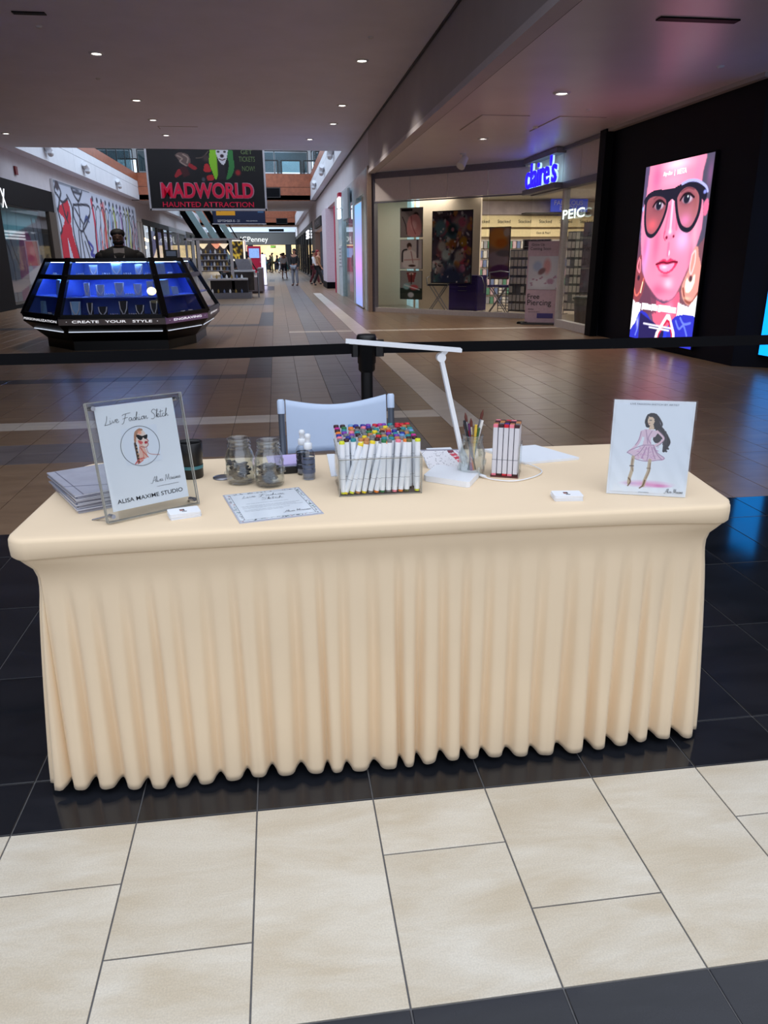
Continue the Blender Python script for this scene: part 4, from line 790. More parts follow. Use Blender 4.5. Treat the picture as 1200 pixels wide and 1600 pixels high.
t = thing('exit_sign', 'small green exit sign hanging in the department store entrance', 'sign', (-.2, 91.6, 2.4)); obj('box', MB().box(-.5, .1, 91.5, 91.6, 2.35, 2.65), dark_m, t); text('EXIT', (-.2, 91.49, 2.5), (1, 0, 0), (0, 0, 1), .2, M('green_exit', (150, 220, 70), .5, emit=1.4, noise=0), t, width=.48)
t = thing('menu_kiosk', 'red framed upright screen before the department store', 'screen', (-2.6, 75, 0)); obj('frame', MB().box(-2.6, -1.35, 75, 75.2, 0, 2.35, .03), M('red_plastic', (176, 24, 60), .4, emit=.1), t); obj('display', MB().box(-2.45, -1.5, 74.97, 75, 1.3, 2.15), M('blue_grey_display', (120, 150, 200), .5, emit=.7, noise=.2), t)
t = thing('light_column', 'glowing white upright panel beside the seating area', 'sign', (-.55, 40, 0)); obj('panel', MB().box(-.72, -.5, 40, 40.3, 0, 1.5, .02), M('white_glow_panel', (214, 214, 255), .5, emit=1.1, noise=0), t); obj('foot', MB().box(-.76, -.46, 39.98, 40.32, 0, .04), alu_m, t)
# escalator with glossy dark sides rising to the left
t = thing('escalator', 'escalator with pale and black diagonal sides rising away to the left', 'escalator', (-3.6, 66, 0))
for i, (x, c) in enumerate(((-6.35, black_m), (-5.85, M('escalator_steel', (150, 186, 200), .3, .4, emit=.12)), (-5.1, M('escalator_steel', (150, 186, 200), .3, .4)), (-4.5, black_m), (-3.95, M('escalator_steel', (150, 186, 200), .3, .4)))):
    obj('side_panel', MB().slab((x-1.15, 62.5, 5.3), (.5, 0, 0), (2.9, 3.5, -5.28), (0, .3, 0)), c, t)
obj('handrail', MB().slab((-4.55, 62.5, 5.6), (.1, 0, 0), (2.9, 3.5, -5.28), (0, .3, 0)), dark_m, t)
# hanging banners
bn = Cv(170, 104, (6, 6, 12))
bn.ell(.33, .2, .12, .3, (30, 22, 30), 2, .9); bn.cpoly([(.24, .09), (.28, .05), (.35, .08), (.37, .2), (.34, .28), (.28, .2)], (96, 78, 74)); 
for P in ([(.26, .1), (.3, .15), (.28, .2), (.33, .27)], [(.31, .08), (.35, .14), (.34, .22)]): bn.curve(P, .012, (150, 130, 120))
bn.cpoly([(.22, .45), (.26, .33), (.3, .38), (.24, .47)], (150, 30, 40)); bn.cpoly([(.36, .22), (.42, .3), (.4, .34), (.35, .28)], (150, 30, 40)); bn.poly([(.27, .3), (.33, .28), (.36, .42), (.3, .47)], (60, 14, 22), 1)
bn.cpoly([(.49, .24), (.52, .24), (.54, .36), (.48, .36)], (176, 34, 40)); bn.cpoly([(.5, .44), (.55, .42), (.56, .5), (.51, .52)], (170, 34, 36)); bn.curve([(.42, .14), (.48, .12), (.53, .02)], .008, (100, 84, 74)); bn.ell(.51, .14, .05, .08, (60, 46, 44), .6)
bn.cpoly([(.545, -.02), (.53, .2), (.55, .36), (.58, .5), (.61, .3), (.6, -.02)], (128, 190, 40)); bn.cpoly([(.66, -.02), (.7, .2), (.68, .42), (.66, .5), (.71, .46), (.745, .3), (.74, .1), (.73, -.02)], (46, 120, 60)); bn.poly([(.6, .1), (.66, .1), (.67, .5), (.6, .5)], (26, 22, 30), 1)
bn.cpoly([(.59, -.05), (.6, .1), (.63, .22), (.66, .24), (.69, .1), (.69, -.05)], (206, 206, 214)); bn.ell(.645, .1, .02, .035, (40, 20, 30), .4); bn.ell(.615, .03, .015, .02, (40, 30, 34), .4); bn.ell(.67, .03, .015, .02, (40, 30, 34), .4); bn.curve([(.62, .15), (.645, .17), (.67, .15)], .008, (60, 20, 30))
bn.ell(.775, .38, .035, .07, (150, 30, 36), .6); bn.ell(.47, .5, .02, .05, (70, 74, 84), .5)
Yb = 27.; bx0, bx1, bz0, bz1 = -3.93, -.25, 2.90, 5.05
t = thing('hanging_banner', 'big black hanging banner with red MADWORLD lettering', 'banner', (-2.1, Yb, 4)); obj('fabric', MB().box(bx0, bx1, Yb, Yb+.04, bz0, bz1), black_m, t); obj('rim', MB().box(bx0-.05, bx1+.05, Yb-.02, Yb+.06, bz0-.06, bz0).box(bx0-.06, bx0, Yb-.02, Yb+.06, bz0-.06, bz1+.05).box(bx1, bx1+.06, Yb-.02, Yb+.06, bz0-.06, bz1+.05), M('silver_rim', (190, 190, 196), .4), t)
obj('print', bn.mesh('print', (bx0, Yb-.01, 4.66), (bx1-bx0, 0, 0), (0, 0, 2.90-4.66)), printed('matte_print_lit', rough=.7), t)
redl = M('crimson_letters', (196, 10, 60), .5, emit=.1); redd = M('pale_letter_edge', (176, 130, 150), .5)
bt = lambda s_, u_, v_, w_, h_, m_, **k: text(s_, (bx0+(bx1-bx0)*u_, Yb-.02-k.pop('o', 0), 4.66+(2.90-4.66)*v_), (1, 0, 0), (0, 0, 1), .5, m_, t, width=(bx1-bx0)*w_, height=h_, **k)
bt('MADWORLD', .5, .69, .82, .50, redd, bold=.05, o=.0); bt('MADWORLD', .5, .69, .8, .46, redl, bold=.03, o=.012)
bt('HAUNTED ATTRACTION', .5, .93, .8, .16, redl, bold=.01)
gl_ = M('green_letters', (96, 120, 70), .5)
bt('GET', .86, .03, .1, .13, gl_); bt('TICKETS', .86, .15, .14, .15, gl_); bt('NOW!', .87, .31, .11, .15, gl_)
for x in (bx0+.5, bx1-.5): obj('cable', MB().tube([(x, Yb, bz1), (x, Yb, 9)], .015, 6), alu_m, t)
t = thing('hanging_banner', 'smaller blue hanging banner with a yellow block, beyond the black one', 'banner', (-2.5, 60, 4))
b2 = Cv(80, 44, (14, 30, 66)); b2.poly([(.06, 0), (.42, 0), (.42, .58), (.06, .58)], (226, 160, 30)); b2.line([(.14, 0), (.14, .4)], .01, (120, 80, 20)); b2.line([(.06, .2), (.42, .2)], .01, (150, 100, 20)); b2.cpoly([(.45, .1), (.7, .0), (.95, .1), (.9, .3), (.6, .3)], (20, 90, 160), 1); b2.poly([(.86, .05), (.97, .05), (.97, .45), (.86, .45)], (60, 100, 140))
obj('fabric', MB().box(-4.45, -.6, 60, 60.05, 3.72, 5.2), navy_m, t); obj('print', b2.mesh('print', (-4.4, 59.98, 5.1), (3.78, 0, 0), (0, 0, -1.35)), printed('matte_print_lit', rough=.7), t)
obj('rim', MB().box(-4.5, -.55, 59.96, 60.06, 3.68, 3.74), MATS['silver_rim'], t)
text('SEPTEMBER 8 - 21', (-3.3, 59.96, 3.92), (1, 0, 0), (0, 0, 1), .3, white_m, t, width=1.6, height=.16); text('FREE ADMISSION', (-1.6, 59.96, 3.92), (1, 0, 0), (0, 0, 1), .2, white_m, t, width=.8)
for x in (-4, -1): obj('cable', MB().tube([(x, 60.02, 5.2), (x, 60.02, 9)], .015, 6), alu_m, t)
t = thing('fire_alarm', 'tiny red wall alarm on the grey fascia at the left', 'alarm', (XL, 24.4, 3.9)); obj('body', MB().box(XL, XL+.05, 25.2, 25.4, 3.72, 3.95), M('alarm_red', (120, 20, 30), .4), t)
# ------------------------------------------------------------------ people
skin_tones = [M('skin_tan', (150, 104, 82), .6), M('skin_light', (196, 150, 128), .6), M('skin_dark', (96, 66, 52), .6)]
MC = {}
def person_meshes(pose, female):
    """meshes of one continuous body with fitted clothes, feet at the origin, facing -Y, 1.75 m tall"""
    key = (pose, female)
    if key in MC: return MC[key]
    sw = .185 if not female else .165; hw = .1
    st = {'stand': ((-.13, .02), (.15, -.04)), 'walk': ((-.09, -.3), (.09, .28)), 'front': ((-.12, 0), (.12, 0))}[pose if pose in ('stand', 'walk') else 'front']
    V = [(0, 0, .95), (0, 0, 1.12), (0, -.01, 1.3), (0, -.005, 1.43), (0, -.01, 1.5), (0, -.02, 1.56), (0, -.015, 1.66), (0, -.01, 1.72)]
    R_ = [(.15, .11), (.135, .1), (.165, .105), (.12, .085), (.055, .055), (.066, .078), (.078, .092), (.055, .06)]
    E_ = [(i, i+1) for i in range(7)]
    def add(v, r, frm): V.append(v); R_.append(r); E_.append((frm, len(V)-1)); return len(V)-1
    feet = []
    for s, (fx, fy) in zip((-1, 1), st):
        hp = add((s*hw, 0, .9), .088, 0); kn = add(((s*hw+fx)/2, fy*.5-.03, .5), .058, hp); an = add((fx, fy+.02, .09), .038, kn); he = add((fx, fy, .045), (.04, .035), an); add((fx, fy-.15, .035), (.042, .025), he); feet.append((fx, fy))
        shd = add((s*sw, 0, 1.4), .058, 3)
        if pose == 'front': el = add((s*(sw+.05), .02, 1.12), .042, shd); wr_ = add((s*(sw-.03), -.2, 1.02), .03, el)
        elif pose == 'walk': el = add((s*(sw+.05), s*.09, 1.13), .042, shd); wr_ = add((s*(sw+.04), s*.16-.08, .9), .03, el)
        else: el = add((s*(sw+.06), .03, 1.12), .042, shd); wr_ = add((s*(sw+.03), -.06, .88), .03, el)
        pw = Vector(V[wr_]); dr = (pw-Vector(V[el])).normalized(); hn = add(tuple(pw+dr*.07), (.034, .022), wr_)
        hv = Vector(V[hn]); sx = Vector((-s, -.2, 0))
        for j in range(4):
            f = add(tuple(hv+dr*.035+Vector((0, (j-1.5)*.02, 0))), .0085, hn); add(tuple(hv+dr*(.075-.008*abs(j-1.4))+sx*.012+Vector((0, (j-1.5)*.021, 0))), .007, f)
        tb = add(tuple(hv-dr*.02+Vector((0, -.03, 0))), .01, hn); add(tuple(hv+dr*.02+Vector((0, -.05, 0))), .008, tb)
    body = skin(V, E_, R_, 'body', 1)
    # face: eyes, nose, brows, mouth, ears
    face = MB().ball((0, -.113, 1.615), .014, 5, (.9, 1.3, 1.4)).ball((-.088, 0, 1.62), .02, 5, (.5, 1, 1.4)).ball((.088, 0, 1.62), .02, 5, (.5, 1, 1.4))
    eyes = MB().ball((-.032, -.098, 1.645), .011, 5, (1.3, .6, .8)).ball((.032, -.098, 1.645), .011, 5, (1.3, .6, .8)).box(-.05, -.018, -.108, -.1, 1.664, 1.67).box(.018, .05, -.108, -.1, 1.664, 1.67)
    mouth = MB().ball((0, -.098, 1.575), .02, 5, (1.1, .5, .3))
    # clothes
    def sub(idx, g, cut=None):
        mp = {a: i for i, a in enumerate(idx)}
        return skin([V[i] for i in idx], [(mp[a], mp[b]) for a, b in E_ if a in mp and b in mp], [tuple(x+g for x in (R_[i] if isinstance(R_[i], tuple) else (R_[i],)*2)) for i in idx], 'clothes', 1)
    L = {}
    per = 5+4+8+2  # leg 5, arm 3, fingers 8, thumb 2
    b0, b1 = 8, 8+per
    L['top'] = sub([0, 1, 2, 3, b0+5, b0+6, b0+7, b1+5, b1+6, b1+7], .016)
    L['trousers'] = sub([0, b0, b0+1, b0+2, b1, b1+1, b1+2], .022)
    L['shorts'] = sub([0, b0, b0+1, b1, b1+1], .03)
    L['shoes'] = sub([b0+3, b0+4], .016); l2 = sub([b1+3, b1+4], .016)
    bmm = bmesh.new(); bmm.from_mesh(L['shoes']); bmm.from_mesh(l2); bmm.to_mesh(L['shoes']); bmm.free()
    hair = MB().ball((0, .02, 1.695), .097, 8, (.92, 1.06, .8))
    if female: hair.ball((0, .06, 1.56), .095, 8, (.95, .6, 1.7))
    for k in L: 
        if not isinstance(L[k], MB): L[k].polygons.foreach_set('use_smooth', [True]*len(L[k].polygons))
    MC[key] = dict(body=body, face=face.mesh('face'), eyes=eyes.mesh('eyes'), mouth=mouth.mesh('mouth'), hair=hair.mesh('hair'), **L); return MC[key]
def cloth_m(n, c): return M('cloth_'+n, c, .8, noise=.08, scale=30)
def person(label, x, y, rz, h, pose='stand', female=False, tone=0, top=None, bottom=None, hair=None, shorts=False, group=None, z=0, jacket=False, beard=False):
    ms = person_meshes(pose, female); t = thing('person', label, 'person', (x, y, z), group, rz); k = h/1.78; t.scale = (k, k, k)
    def c(n, me, mt):
        key = me.copy() if me.materials and me.materials[0] != mt else me
        if not key.materials: key.materials.append(mt)
        else: key.materials[0] = mt
        o = bpy.data.objects.new(n, key); link(o, t); return o
    c('body', ms['body'], skin_tones[tone]); c('face', ms['face'], skin_tones[tone]); c('eyes', ms['eyes'], M('eye_dark', (24, 18, 18), .3)); c('mouth', ms['mouth'], M('lips', (120, 60, 58), .5))
    c('top', ms['top'], top); c('shorts' if shorts else 'trousers', ms['shorts' if shorts else 'trousers'], bottom); c('shoes', ms['shoes'], M('shoe_black', (26, 24, 28), .5)); c('hair', ms['hair'], hair)
    if jacket: t.scale = (k*1.3, k*1.3, k); obj('jacket', MB().lathe([(.2, 1.0), (.225, 1.15), (.245, 1.3), (.232, 1.39), (.17, 1.45), (.08, 1.505)], (0, .0, 0), 20, squash=.74).ball((-.215, 0, 1.33), .085, 6, (1, 1.1, 1.15)).ball((.215, 0, 1.33), .085, 6, (1, 1.1, 1.15)), jacket, t, local=True); obj('shirt_front', MB().prism([(-.05, -.215), (.05, -.215), (.05, -.12), (-.05, -.12)], 1.08, 1.47, [(-.065, -.15), (.065, -.15), (.05, -.06), (-.05, -.06)]), cloth_m('pale_grey', (150, 144, 138)), t, local=True)
    if beard: obj('beard', MB().ball((0, -.035, 1.56), .07, 8, (.98, 1.0, .72)), M('hair_black', (18, 15, 16), .7), t, local=True)
    return t
hb = M('hair_black', (18, 15, 16), .7)
person('bearded man in a dark jacket and pale shirt behind the jewelry kiosk', -2.60, 13.75, .15, 1.85, 'front', tone=2, top=cloth_m('jet', (9, 9, 12)), bottom=cloth_m('black', (24, 24, 28)), hair=hb, jacket=cloth_m('jet', (9, 9, 12)), beard=True)
person('person in a black top and grey trousers with a white headband, standing in the corridor', .93, 39.4, -.5, 1.78, 'stand', top=cloth_m('black', (24, 24, 28)), bottom=cloth_m('grey', (120, 124, 134)), hair=hb, female=True)
person('person in a white shirt and dark shorts walking away down the corridor', .55, 52.8, 2.9, 1.66, 'walk', top=cloth_m('white', (210, 210, 214)), bottom=cloth_m('navy', (40, 42, 54)), hair=hb, shorts=True)
person('person with long red hair in a tan top walking by the pink store', 2.1, 39.3, 1.2, 1.72, 'walk', True, 1, cloth_m('tan', (150, 110, 80)), cloth_m('black', (24, 24, 28)), M('hair_red', (130, 30, 36), .6))
person('person in a grey-white shirt just behind the red-haired one', 2.0, 41.2, 1.2, 1.7, 'walk', False, 0, cloth_m('white', (210, 210, 214)), cloth_m('maroon', (80, 24, 34)), hb)
person('person in black seen from behind beside the white display kiosk', -1.75, 33.6, 2.9, 1.62, 'stand', False, 2, cloth_m('black', (24, 24, 28)), cloth_m('black', (24, 24, 28)), hb)
person('dark-haired person in a pale top beside the white display kiosk', -1.3, 36.2, 3.0, 1.64, 'stand', True, 1, cloth_m('pale_grey', (150, 144, 138)), cloth_m('black', (24, 24, 28)), hb)
person('person in dark clothes bending over the white kiosk counter', -1.9, 30.4, 2.4, 1.5, 'front', False, 1, cloth_m('navy', (40, 42, 54)), cloth_m('black', (24, 24, 28)), hb)
rp2 = random.Random(9); cols = [cloth_m('black', (24, 24, 28)), cloth_m('teal', (50, 110, 110)), cloth_m('pink', (190, 110, 130)), cloth_m('white', (210, 210, 214)), cloth_m('navy', (40, 42, 54)), cloth_m('olive', (90, 96, 60))]
for i in range(12):
    person('distant shopper among the crowd at the department store entrance', -1.9+i*.33+rp2.uniform(-.1, .1), 70+rp2.random()*18, rp2.uniform(0, 6), rp2.uniform(1.55, 1.8), rp2.choice(['walk', 'stand']), i % 2 == 0, i % 3, cols[i % 6], cols[(i*5+4) % 6], hb, group='distant crowd before the department store')
# ------------------------------------------------------------------ jewellery kiosk with blue-lit cases
kb = M('kiosk_black', (7, 7, 11), .3, spec=.25); kblue = M('kiosk_blue_lining', (92, 122, 208), .5, noise=.05); led_b = M('blue_white_led', (140, 184, 255), .4, emit=46, noise=0); led_w = M('white_led_line', (214, 224, 240), .4, emit=.6, noise=0)
t = thing('jewelry_kiosk', 'black octagonal jewelry kiosk with blue-lit glass cases', 'kiosk', (-2.6, 14, 0))
dk = [(-4.12, 14.6), (-4.05, 12.96), (-3.25, 11.93), (-1.69, 11.87), (-1.17, 13.0), (-1.09, 14.55)]
tp = [(-3.72, 14.6), (-3.66, 13.3), (-3.14, 12.55), (-1.91, 12.5), (-1.575, 13.3), (-1.55, 14.55)]
bs_ = [(-3.85, 14.6), (-3.8, 13.2), (-3.2, 12.42), (-1.75, 12.38), (-1.4, 13.2), (-1.35, 14.55)]
Ct = (-2.6, 15.2)
def lp(a, b, k): return tuple(a[i]+(b[i]-a[i])*k for i in range(len(a)))
obj('plinth', MB().prism(bs_, 0, .14), kb, t); obj('bowl', MB().prism(bs_, .14, .42, dk), kb, t); obj('deck', MB().prism(dk, .42, .53), kb, t)
core_b = [lp(p, Ct, .24) for p in dk]; core_t = [lp(p, Ct, .2) for p in tp]
obj('deck_lining', MB().prism([lp(p, Ct, .03) for p in dk], .53, .536), M('kiosk_blue_lining', (92, 122, 208), .5, noise=.05), t)
for i in (1, 2, 3, 4):
    a, b, c, d_ = Vector((*lp(dk[i], Ct, .03), .53)), Vector((*core_b[i], .53)), Vector((*core_t[i], 1.34)), Vector((*lp(tp[i], Ct, .03), 1.34))
    obj('divider', MB().add([v+Vector((o, 0, 0)) for o in (-.008, .008) for v in (a, b, c, d_)], [(0, 1, 2, 3), (7, 6, 5, 4), (0, 4, 5, 1), (1, 5, 6, 2), (2, 6, 7, 3), (3, 7, 4, 0)]), MATS['kiosk_blue_lining'], t)
for i in range(5):
    a, b, c, d_ = (Vector((*core_b[i], .53)), Vector((*core_b[i+1], .53)), Vector((*core_t[i+1], 1.34)), Vector((*core_t[i], 1.34)))
    n_ = (b-a).cross(Vector((0, 0, 1))).normalized()*-.03
    obj('lining', MB().add([a, b, c, d_, a+n_, b+n_, c+n_, d_+n_], [(0, 1, 2, 3), (7, 6, 5, 4), (0, 4, 5, 1), (1, 5, 6, 2), (2, 6, 7, 3), (3, 7, 4, 0)]), kblue, t)
    P_ = [lp(tp[i], Ct, -.01), lp(tp[i+1], Ct, -.01), lp(tp[i+1], Ct, .26), lp(tp[i], Ct, .26)]
    obj('top', MB().prism(P_, 1.34, 1.375), kb, t)
ZS = (.53, .80, 1.09, 1.34)
def zpt(i, z, ins=0.):
    p = lp(dk[i], tp[i], (z-.53)/(1.34-.53)); p = lp(p, Ct, ins); return Vector((p[0], p[1], z))
for i in range(6):
    obj('post', MB().bar(zpt(i, .53), zpt(i, 1.36), .09, .07), kb, t)
for i in range(5):
    for z, w_ in ((1.34, .05), (1.10, .07), (.545, .06)): obj('rail', MB().bar(zpt(i, z), zpt(i+1, z), w_, w_), kb, t)
    for z in (1.095, .80):
        a, b, c, d_ = zpt(i, z, .02), zpt(i+1, z, .02), zpt(i+1, z, .22), zpt(i, z, .22)
        obj('shelf', MB().prism([a, b, c, d_], z, z, [v+Vector((0, 0, .015)) for v in (a, b, c, d_)]), kblue, t)
    for z, k in ((1.315, .035), (1.07, .04)):
        obj('led_strip', MB().bar(lp(zpt(i, z, k), zpt(i+1, z, k), .06), lp(zpt(i, z, k), zpt(i+1, z, k), .94), .010, .008), led_b, t)
    obj('led_line', MB().bar(Vector((*lp(bs_[i], dk[i], .62), .31))*.96+Vector((*lp(bs_[i+1], dk[i+1], .62), .31))*.04+Vector((0, -.008, 0)), Vector((*lp(bs_[i+1], dk[i+1], .62), .31))*.96+Vector((*lp(bs_[i], dk[i], .62), .31))*.04+Vector((0, -.008, 0)), .012, .012), led_w, t)
    a, b = zpt(i, .56), zpt(i+1, .56); c, d_ = zpt(i+1, 1.33), zpt(i, 1.33)
    obj('glass_front', MB().add([a, b, c, d_], [(0, 1, 2, 3)]), glass('case_glass', (248, 250, 253), .35, .03), t)
ws = M('white_strip_letters', (235, 235, 240), .5, emit=.6, noise=0)
for i, (s_, w_, mt) in enumerate((('PERSONALIZATION', .94, kb), ('·  CREATE   YOUR   STYLE  ·', .86, M('strip_bronze', (112, 100, 96), .45)), ('·  ENGRAVING  ·', .86, M('strip_pink', (176, 140, 196), .35)), ('· JEWELRY ·', .7, M('strip_bronze', (112, 100, 96), .45)))):
    j = i+1; a, b = Vector((*dk[j], .42)), Vector((*dk[j+1], .42)); u = b-a; n_ = Vector((u.y, -u.x, 0)).normalized()
    obj('text_strip', MB().slab(a+Vector((0, 0, .005)), u, (0, 0, .1), n_*.012), mt, t) if j != 1 else obj('text_strip', MB().slab(a+Vector((0, 0, .005)), u, (0, 0, .1), n_*.012), kb, t)
    text(s_, a+u*.5+n_*.016+Vector((0, 0, .055)), u, (0, 0, 1), .1, ws, t, width=u.length*w_, height=.036, bold=.012)
# necklace busts and cards inside the cases
gold = M('silver_chain', (226, 226, 234), .4, .3); bustm = M('blue_velvet_bust', (176, 200, 246), .7); blkm = M('black_velvet_bust', (16, 16, 26), .6); cardm = M('pale_blue_card', (150, 196, 240), .5); ids = {}
def case_pos(i, k, z, ins):
    i += 1; a, b = zpt(i, z, ins), zpt(i+1, z, ins); return a+(b-a)*k, math.atan2((b-a).y, (b-a).x)
def bust(i, k, z, w_, h, mt, label, ins=.09, chain=True):
    p, rz = case_pos(i, k, z, ins); t = thing('necklace_bust', label, 'necklace display', p, 'necklace busts in the blue cases', rz)
    obj('bust', MB().prism([(-w_*.4, -.02), (w_*.4, -.02), (w_*.36, .05), (-w_*.36, .05)], 0, h, [(-w_*.5, .01), (w_*.5, .01), (w_*.4, .05), (-w_*.4, .05)]), mt, t, local=True)
    if chain: obj('necklace', MB().tube([(-w_*.42, -.0, h*.98), (-w_*.34, -.02, h*.5), (-w_*.1, -.03, h*.15), (w_*.1, -.03, h*.15), (w_*.34, -.02, h*.5), (w_*.42, .0, h*.98)], .009, 6), gold, t, local=True)
zA, zB, zC = 1.112, .817, .532
bust(1, .26, zA, .13, .16, bustm, 'blue necklace bust at left in the top front case'); bust(1, .55, zA, .17, .19, cardm, 'pale tall card with a necklace in the middle of the top front case'); bust(1, .83, zA, .13, .17, bustm, 'blue necklace bust at right in the top front case')
bust(1, .2, zB, .09, .2, bustm, 'narrow blue box with a chain at left on the middle shelf'); bust(1, .35, zB, .14, .17, bustm, 'round blue bust left of the middle shelf centre'); bust(1, .57, zB, .15, .2, bustm, 'brightest blue bust in the middle of the middle shelf'); bust(1, .78, zB, .13, .18, bustm, 'blue bust right of the middle shelf centre'); bust(1, .92, zB, .1, .22, bustm, 'blue box at the right end of the middle shelf', chain=False)
bust(1, .1, zC, .16, .22, cardm, 'pale chain card at the left end of the bottom shelf'); bust(1, .25, zC, .09, .2, blkm, 'narrow black stand with a gold chain on the bottom shelf'); bust(1, .38, zC, .15, .14, blkm, 'low black bust left on the bottom shelf'); bust(1, .6, zC, .14, .22, blkm, 'tall black bust in the middle of the bottom shelf'); bust(1, .77, zC, .14, .16, blkm, 'black bust with a drop necklace right on the bottom shelf'); bust(1, .92, zC, .12, .22, blkm, 'black stand with long chains at the right end of the bottom shelf')
bust(2, .25, zA, .3, .2, cardm, 'pale lettered card in the top right-hand corner case', chain=False); bust(2, .2, zB, .3, .23, cardm, 'large pale card in the lower right-hand corner case', chain=False); bust(2, .5, zB, .22, .12, cardm, 'small pale box beside the large pale card', chain=False)
bust(0, .8, zA, .2, .2, cardm, 'pale card in the top left-hand corner case', chain=False); bust(0, .62, zB, .16, .24, cardm, 'tall pale box in the lower left-hand corner case', chain=False); bust(0, .25, zC, .12, .2, cardm, 'leaning pale card at the bottom left of the kiosk', chain=False)
for k, i, z in ((.1, 1, zA), (.42, 1, zA), (.68, 1, zA), (.95, 1, zA), (.46, 1, zB), (.68, 1, zB), (.5, 1, zC), (.69, 1, zC), (.5, 2, zC), (.7, 2, zC), (.3, 0, zA), (.55, 0, zC), (.75, 0, zC), (.55, 2, zA)):
    p, rz = case_pos(i, k, z, .07); tr = thing('jewelry_tray', 'small pale tray of rings lying in a blue-lit case', 'jewelry tray', p, 'ring trays in the blue cases', rz)
    obj('tray', MB().box(-.07, .07, -.03, .04, 0, .02), cardm, tr, local=True)
    mb = MB()
    for q in range(4): mb.ball((-.05+q*.033, 0, .032), .013, 4)
    obj('rings', mb, gold, tr, local=True)
t2 = thing('reflection_disc', 'round warm white light on the right front post of the kiosk', 'light', (-1.88, 12.05, .9)); obj('glow_disc', MB().ball((-1.87, 12.0, .9), .07, 8, (1, .4, .85)), M('warm_reflection_glow', (246, 236, 190), .4, emit=1.1, noise=.1), t2); obj('mount', MB().box(-1.89, -1.85, 12.0, 12.1, .88, .92), kb, t2)  # no lamp here: added glowing disc imitates a ceiling light's reflection
for nm, x, y, lb in (('card_reader', -1.35, 13.9, 'small black card terminal on the kiosk top at right'),):
    t2 = thing(nm, lb, 'terminal', (-1.75, 13.7, 1.375)); obj('body', MB().box(-1.85, -1.65, 13.7, 13.9, 1.375, 1.5), kb, t2); obj('screen', MB().box(-1.83, -1.67, 13.69, 13.7, 1.4, 1.48), M('dim_display', (60, 70, 90), .3, emit=.3), t2)
# ------------------------------------------------------------------ white display kiosk behind
wk = M('white_kiosk_paint', (206, 204, 204), .4); t = thing('display_kiosk', 'white open kiosk with shelves of bottles and hanging fan lamps', 'kiosk', (-2.1, 28, 0))
X0, X1, Y0, Y1 = -3.05, -1.1, 27.5, 29.3
obj('top_rail', MB().box(X0, X1, Y0, Y0+.08, 1.93, 1.99).box(X0, X0+.08, Y0, Y1, 1.93, 1.99).box(X1-.08, X1, Y0, Y1, 1.93, 1.99), wk, t)
for x, y in ((X0+.45, Y0), (X0+1.55, Y0), (X0+.1, Y1), (X1-.1, Y1)): obj('post', MB().box(x-.05, x+.05, y, y+.1, .3, 1.95), wk, t)
obj('counter', MB().box(-2.35, -1.0, Y0-.15, Y0+.4, .62, .68), wk, t); obj('base', MB().box(-2.3, -.9, Y0-.1, Y0+1.2, 0, .2), M('kiosk_base_grey', (130, 130, 136), .4), t); obj('counter', MB().box(-1.6, -.75, Y0+.6, Y0+1.4, .88, .93), wk, t); obj('back_board', MB().box(-2.6, -1.65, Y0+.3, Y0+.34, .9, 1.93), M('kiosk_back_dark', (70, 66, 66), .5, emit=.12, noise=.5, scale=6), t)
obj('dark_cabinet', MB().box(-2.28, -1.0, Y0+.0, Y0+1.2, .2, .62), M('cabinet_dark', (40, 36, 38), .5), t); obj('dark_cabinet', MB().box(-1.55, -.8, Y0+.65, Y0+1.35, .25, .88), M('cabinet_brown', (64, 54, 46), .5, noise=.4, scale=8), t)
for z in (.95, 1.1, 1.3, 1.5): obj('shelf', MB().box(-2.6, -1.6, Y0+.05, Y0+.3, z-.02, z), wk, t)
bm_ = [M('bottle_clear', (196, 196, 200), .15, emit=.15), M('bottle_gold', (190, 160, 90), .2, .3), M('bottle_blue', (120, 140, 180), .2)]
for z, n in ((.95, 9), (1.1, 9), (1.3, 8), (1.5, 6), (.68, 7), (.3, 6)):
    for i in range(n):
        x = (-2.56 if z > .7 else -2.25)+i*(.96/n if z > .7 else 1.2/n); y = Y0+.15 if z > .7 else Y0-.05
        if z == .3: y = Y0-.07
        o = tag(obj('bottle', MB().lathe([(.03, 0), (.034, .02), (.034, .08), (.014, .1), (.014, .13)], (x+.03, y, z if z > .4 else .2), 8, True), bm_[(i+int(z*10)) % 3]), 'small perfume bottle on a shelf of the white kiosk', 'bottle', 'bottles on the white kiosk')
for i, (x, c) in enumerate(((-2.45, (240, 220, 180)), (-2.0, (230, 150, 120)), (-1.75, (240, 220, 190)))):
    tf_ = thing('fan_lamp', ('pale', 'coral', 'cream')[i]+' fan-shaped lamp hanging in the white kiosk', 'lamp', (x, Y0+.2, 1.8)); obj('shade', MB().prism([(x-.03, Y0+.18), (x+.03, Y0+.18), (x+.03, Y0+.22), (x-.03, Y0+.22)], 1.66, 1.82, [(x-.17, Y0+.18), (x+.17, Y0+.18), (x+.17, Y0+.22), (x-.17, Y0+.22)]), M('fan_'+str(i), c, .5, emit=.6), tf_); obj('cord', MB().box(x-.005, x+.005, Y0+.2, Y0+.21, 1.8, 1.95), dark_m, tf_)
tf_ = thing('framed_picture', 'lit frame with a dark gold picture on the white kiosk', 'picture', (-1.3, Y0+.8, 1.5)); obj('frame', MB().box(-1.62, -1.08, 28.9, 28.95, 1.25, 1.98), M('lit_white_frame', (250, 240, 220), .5, emit=.6), tf_)
gp = Cv(18, 24, (40, 34, 24)); [gp.ell(rp2.random(), rp2.random(), .12, .12, rp2.choice([(150, 120, 40), (90, 70, 30), (200, 170, 60), (20, 20, 16)]), .5) for _ in range(30)]
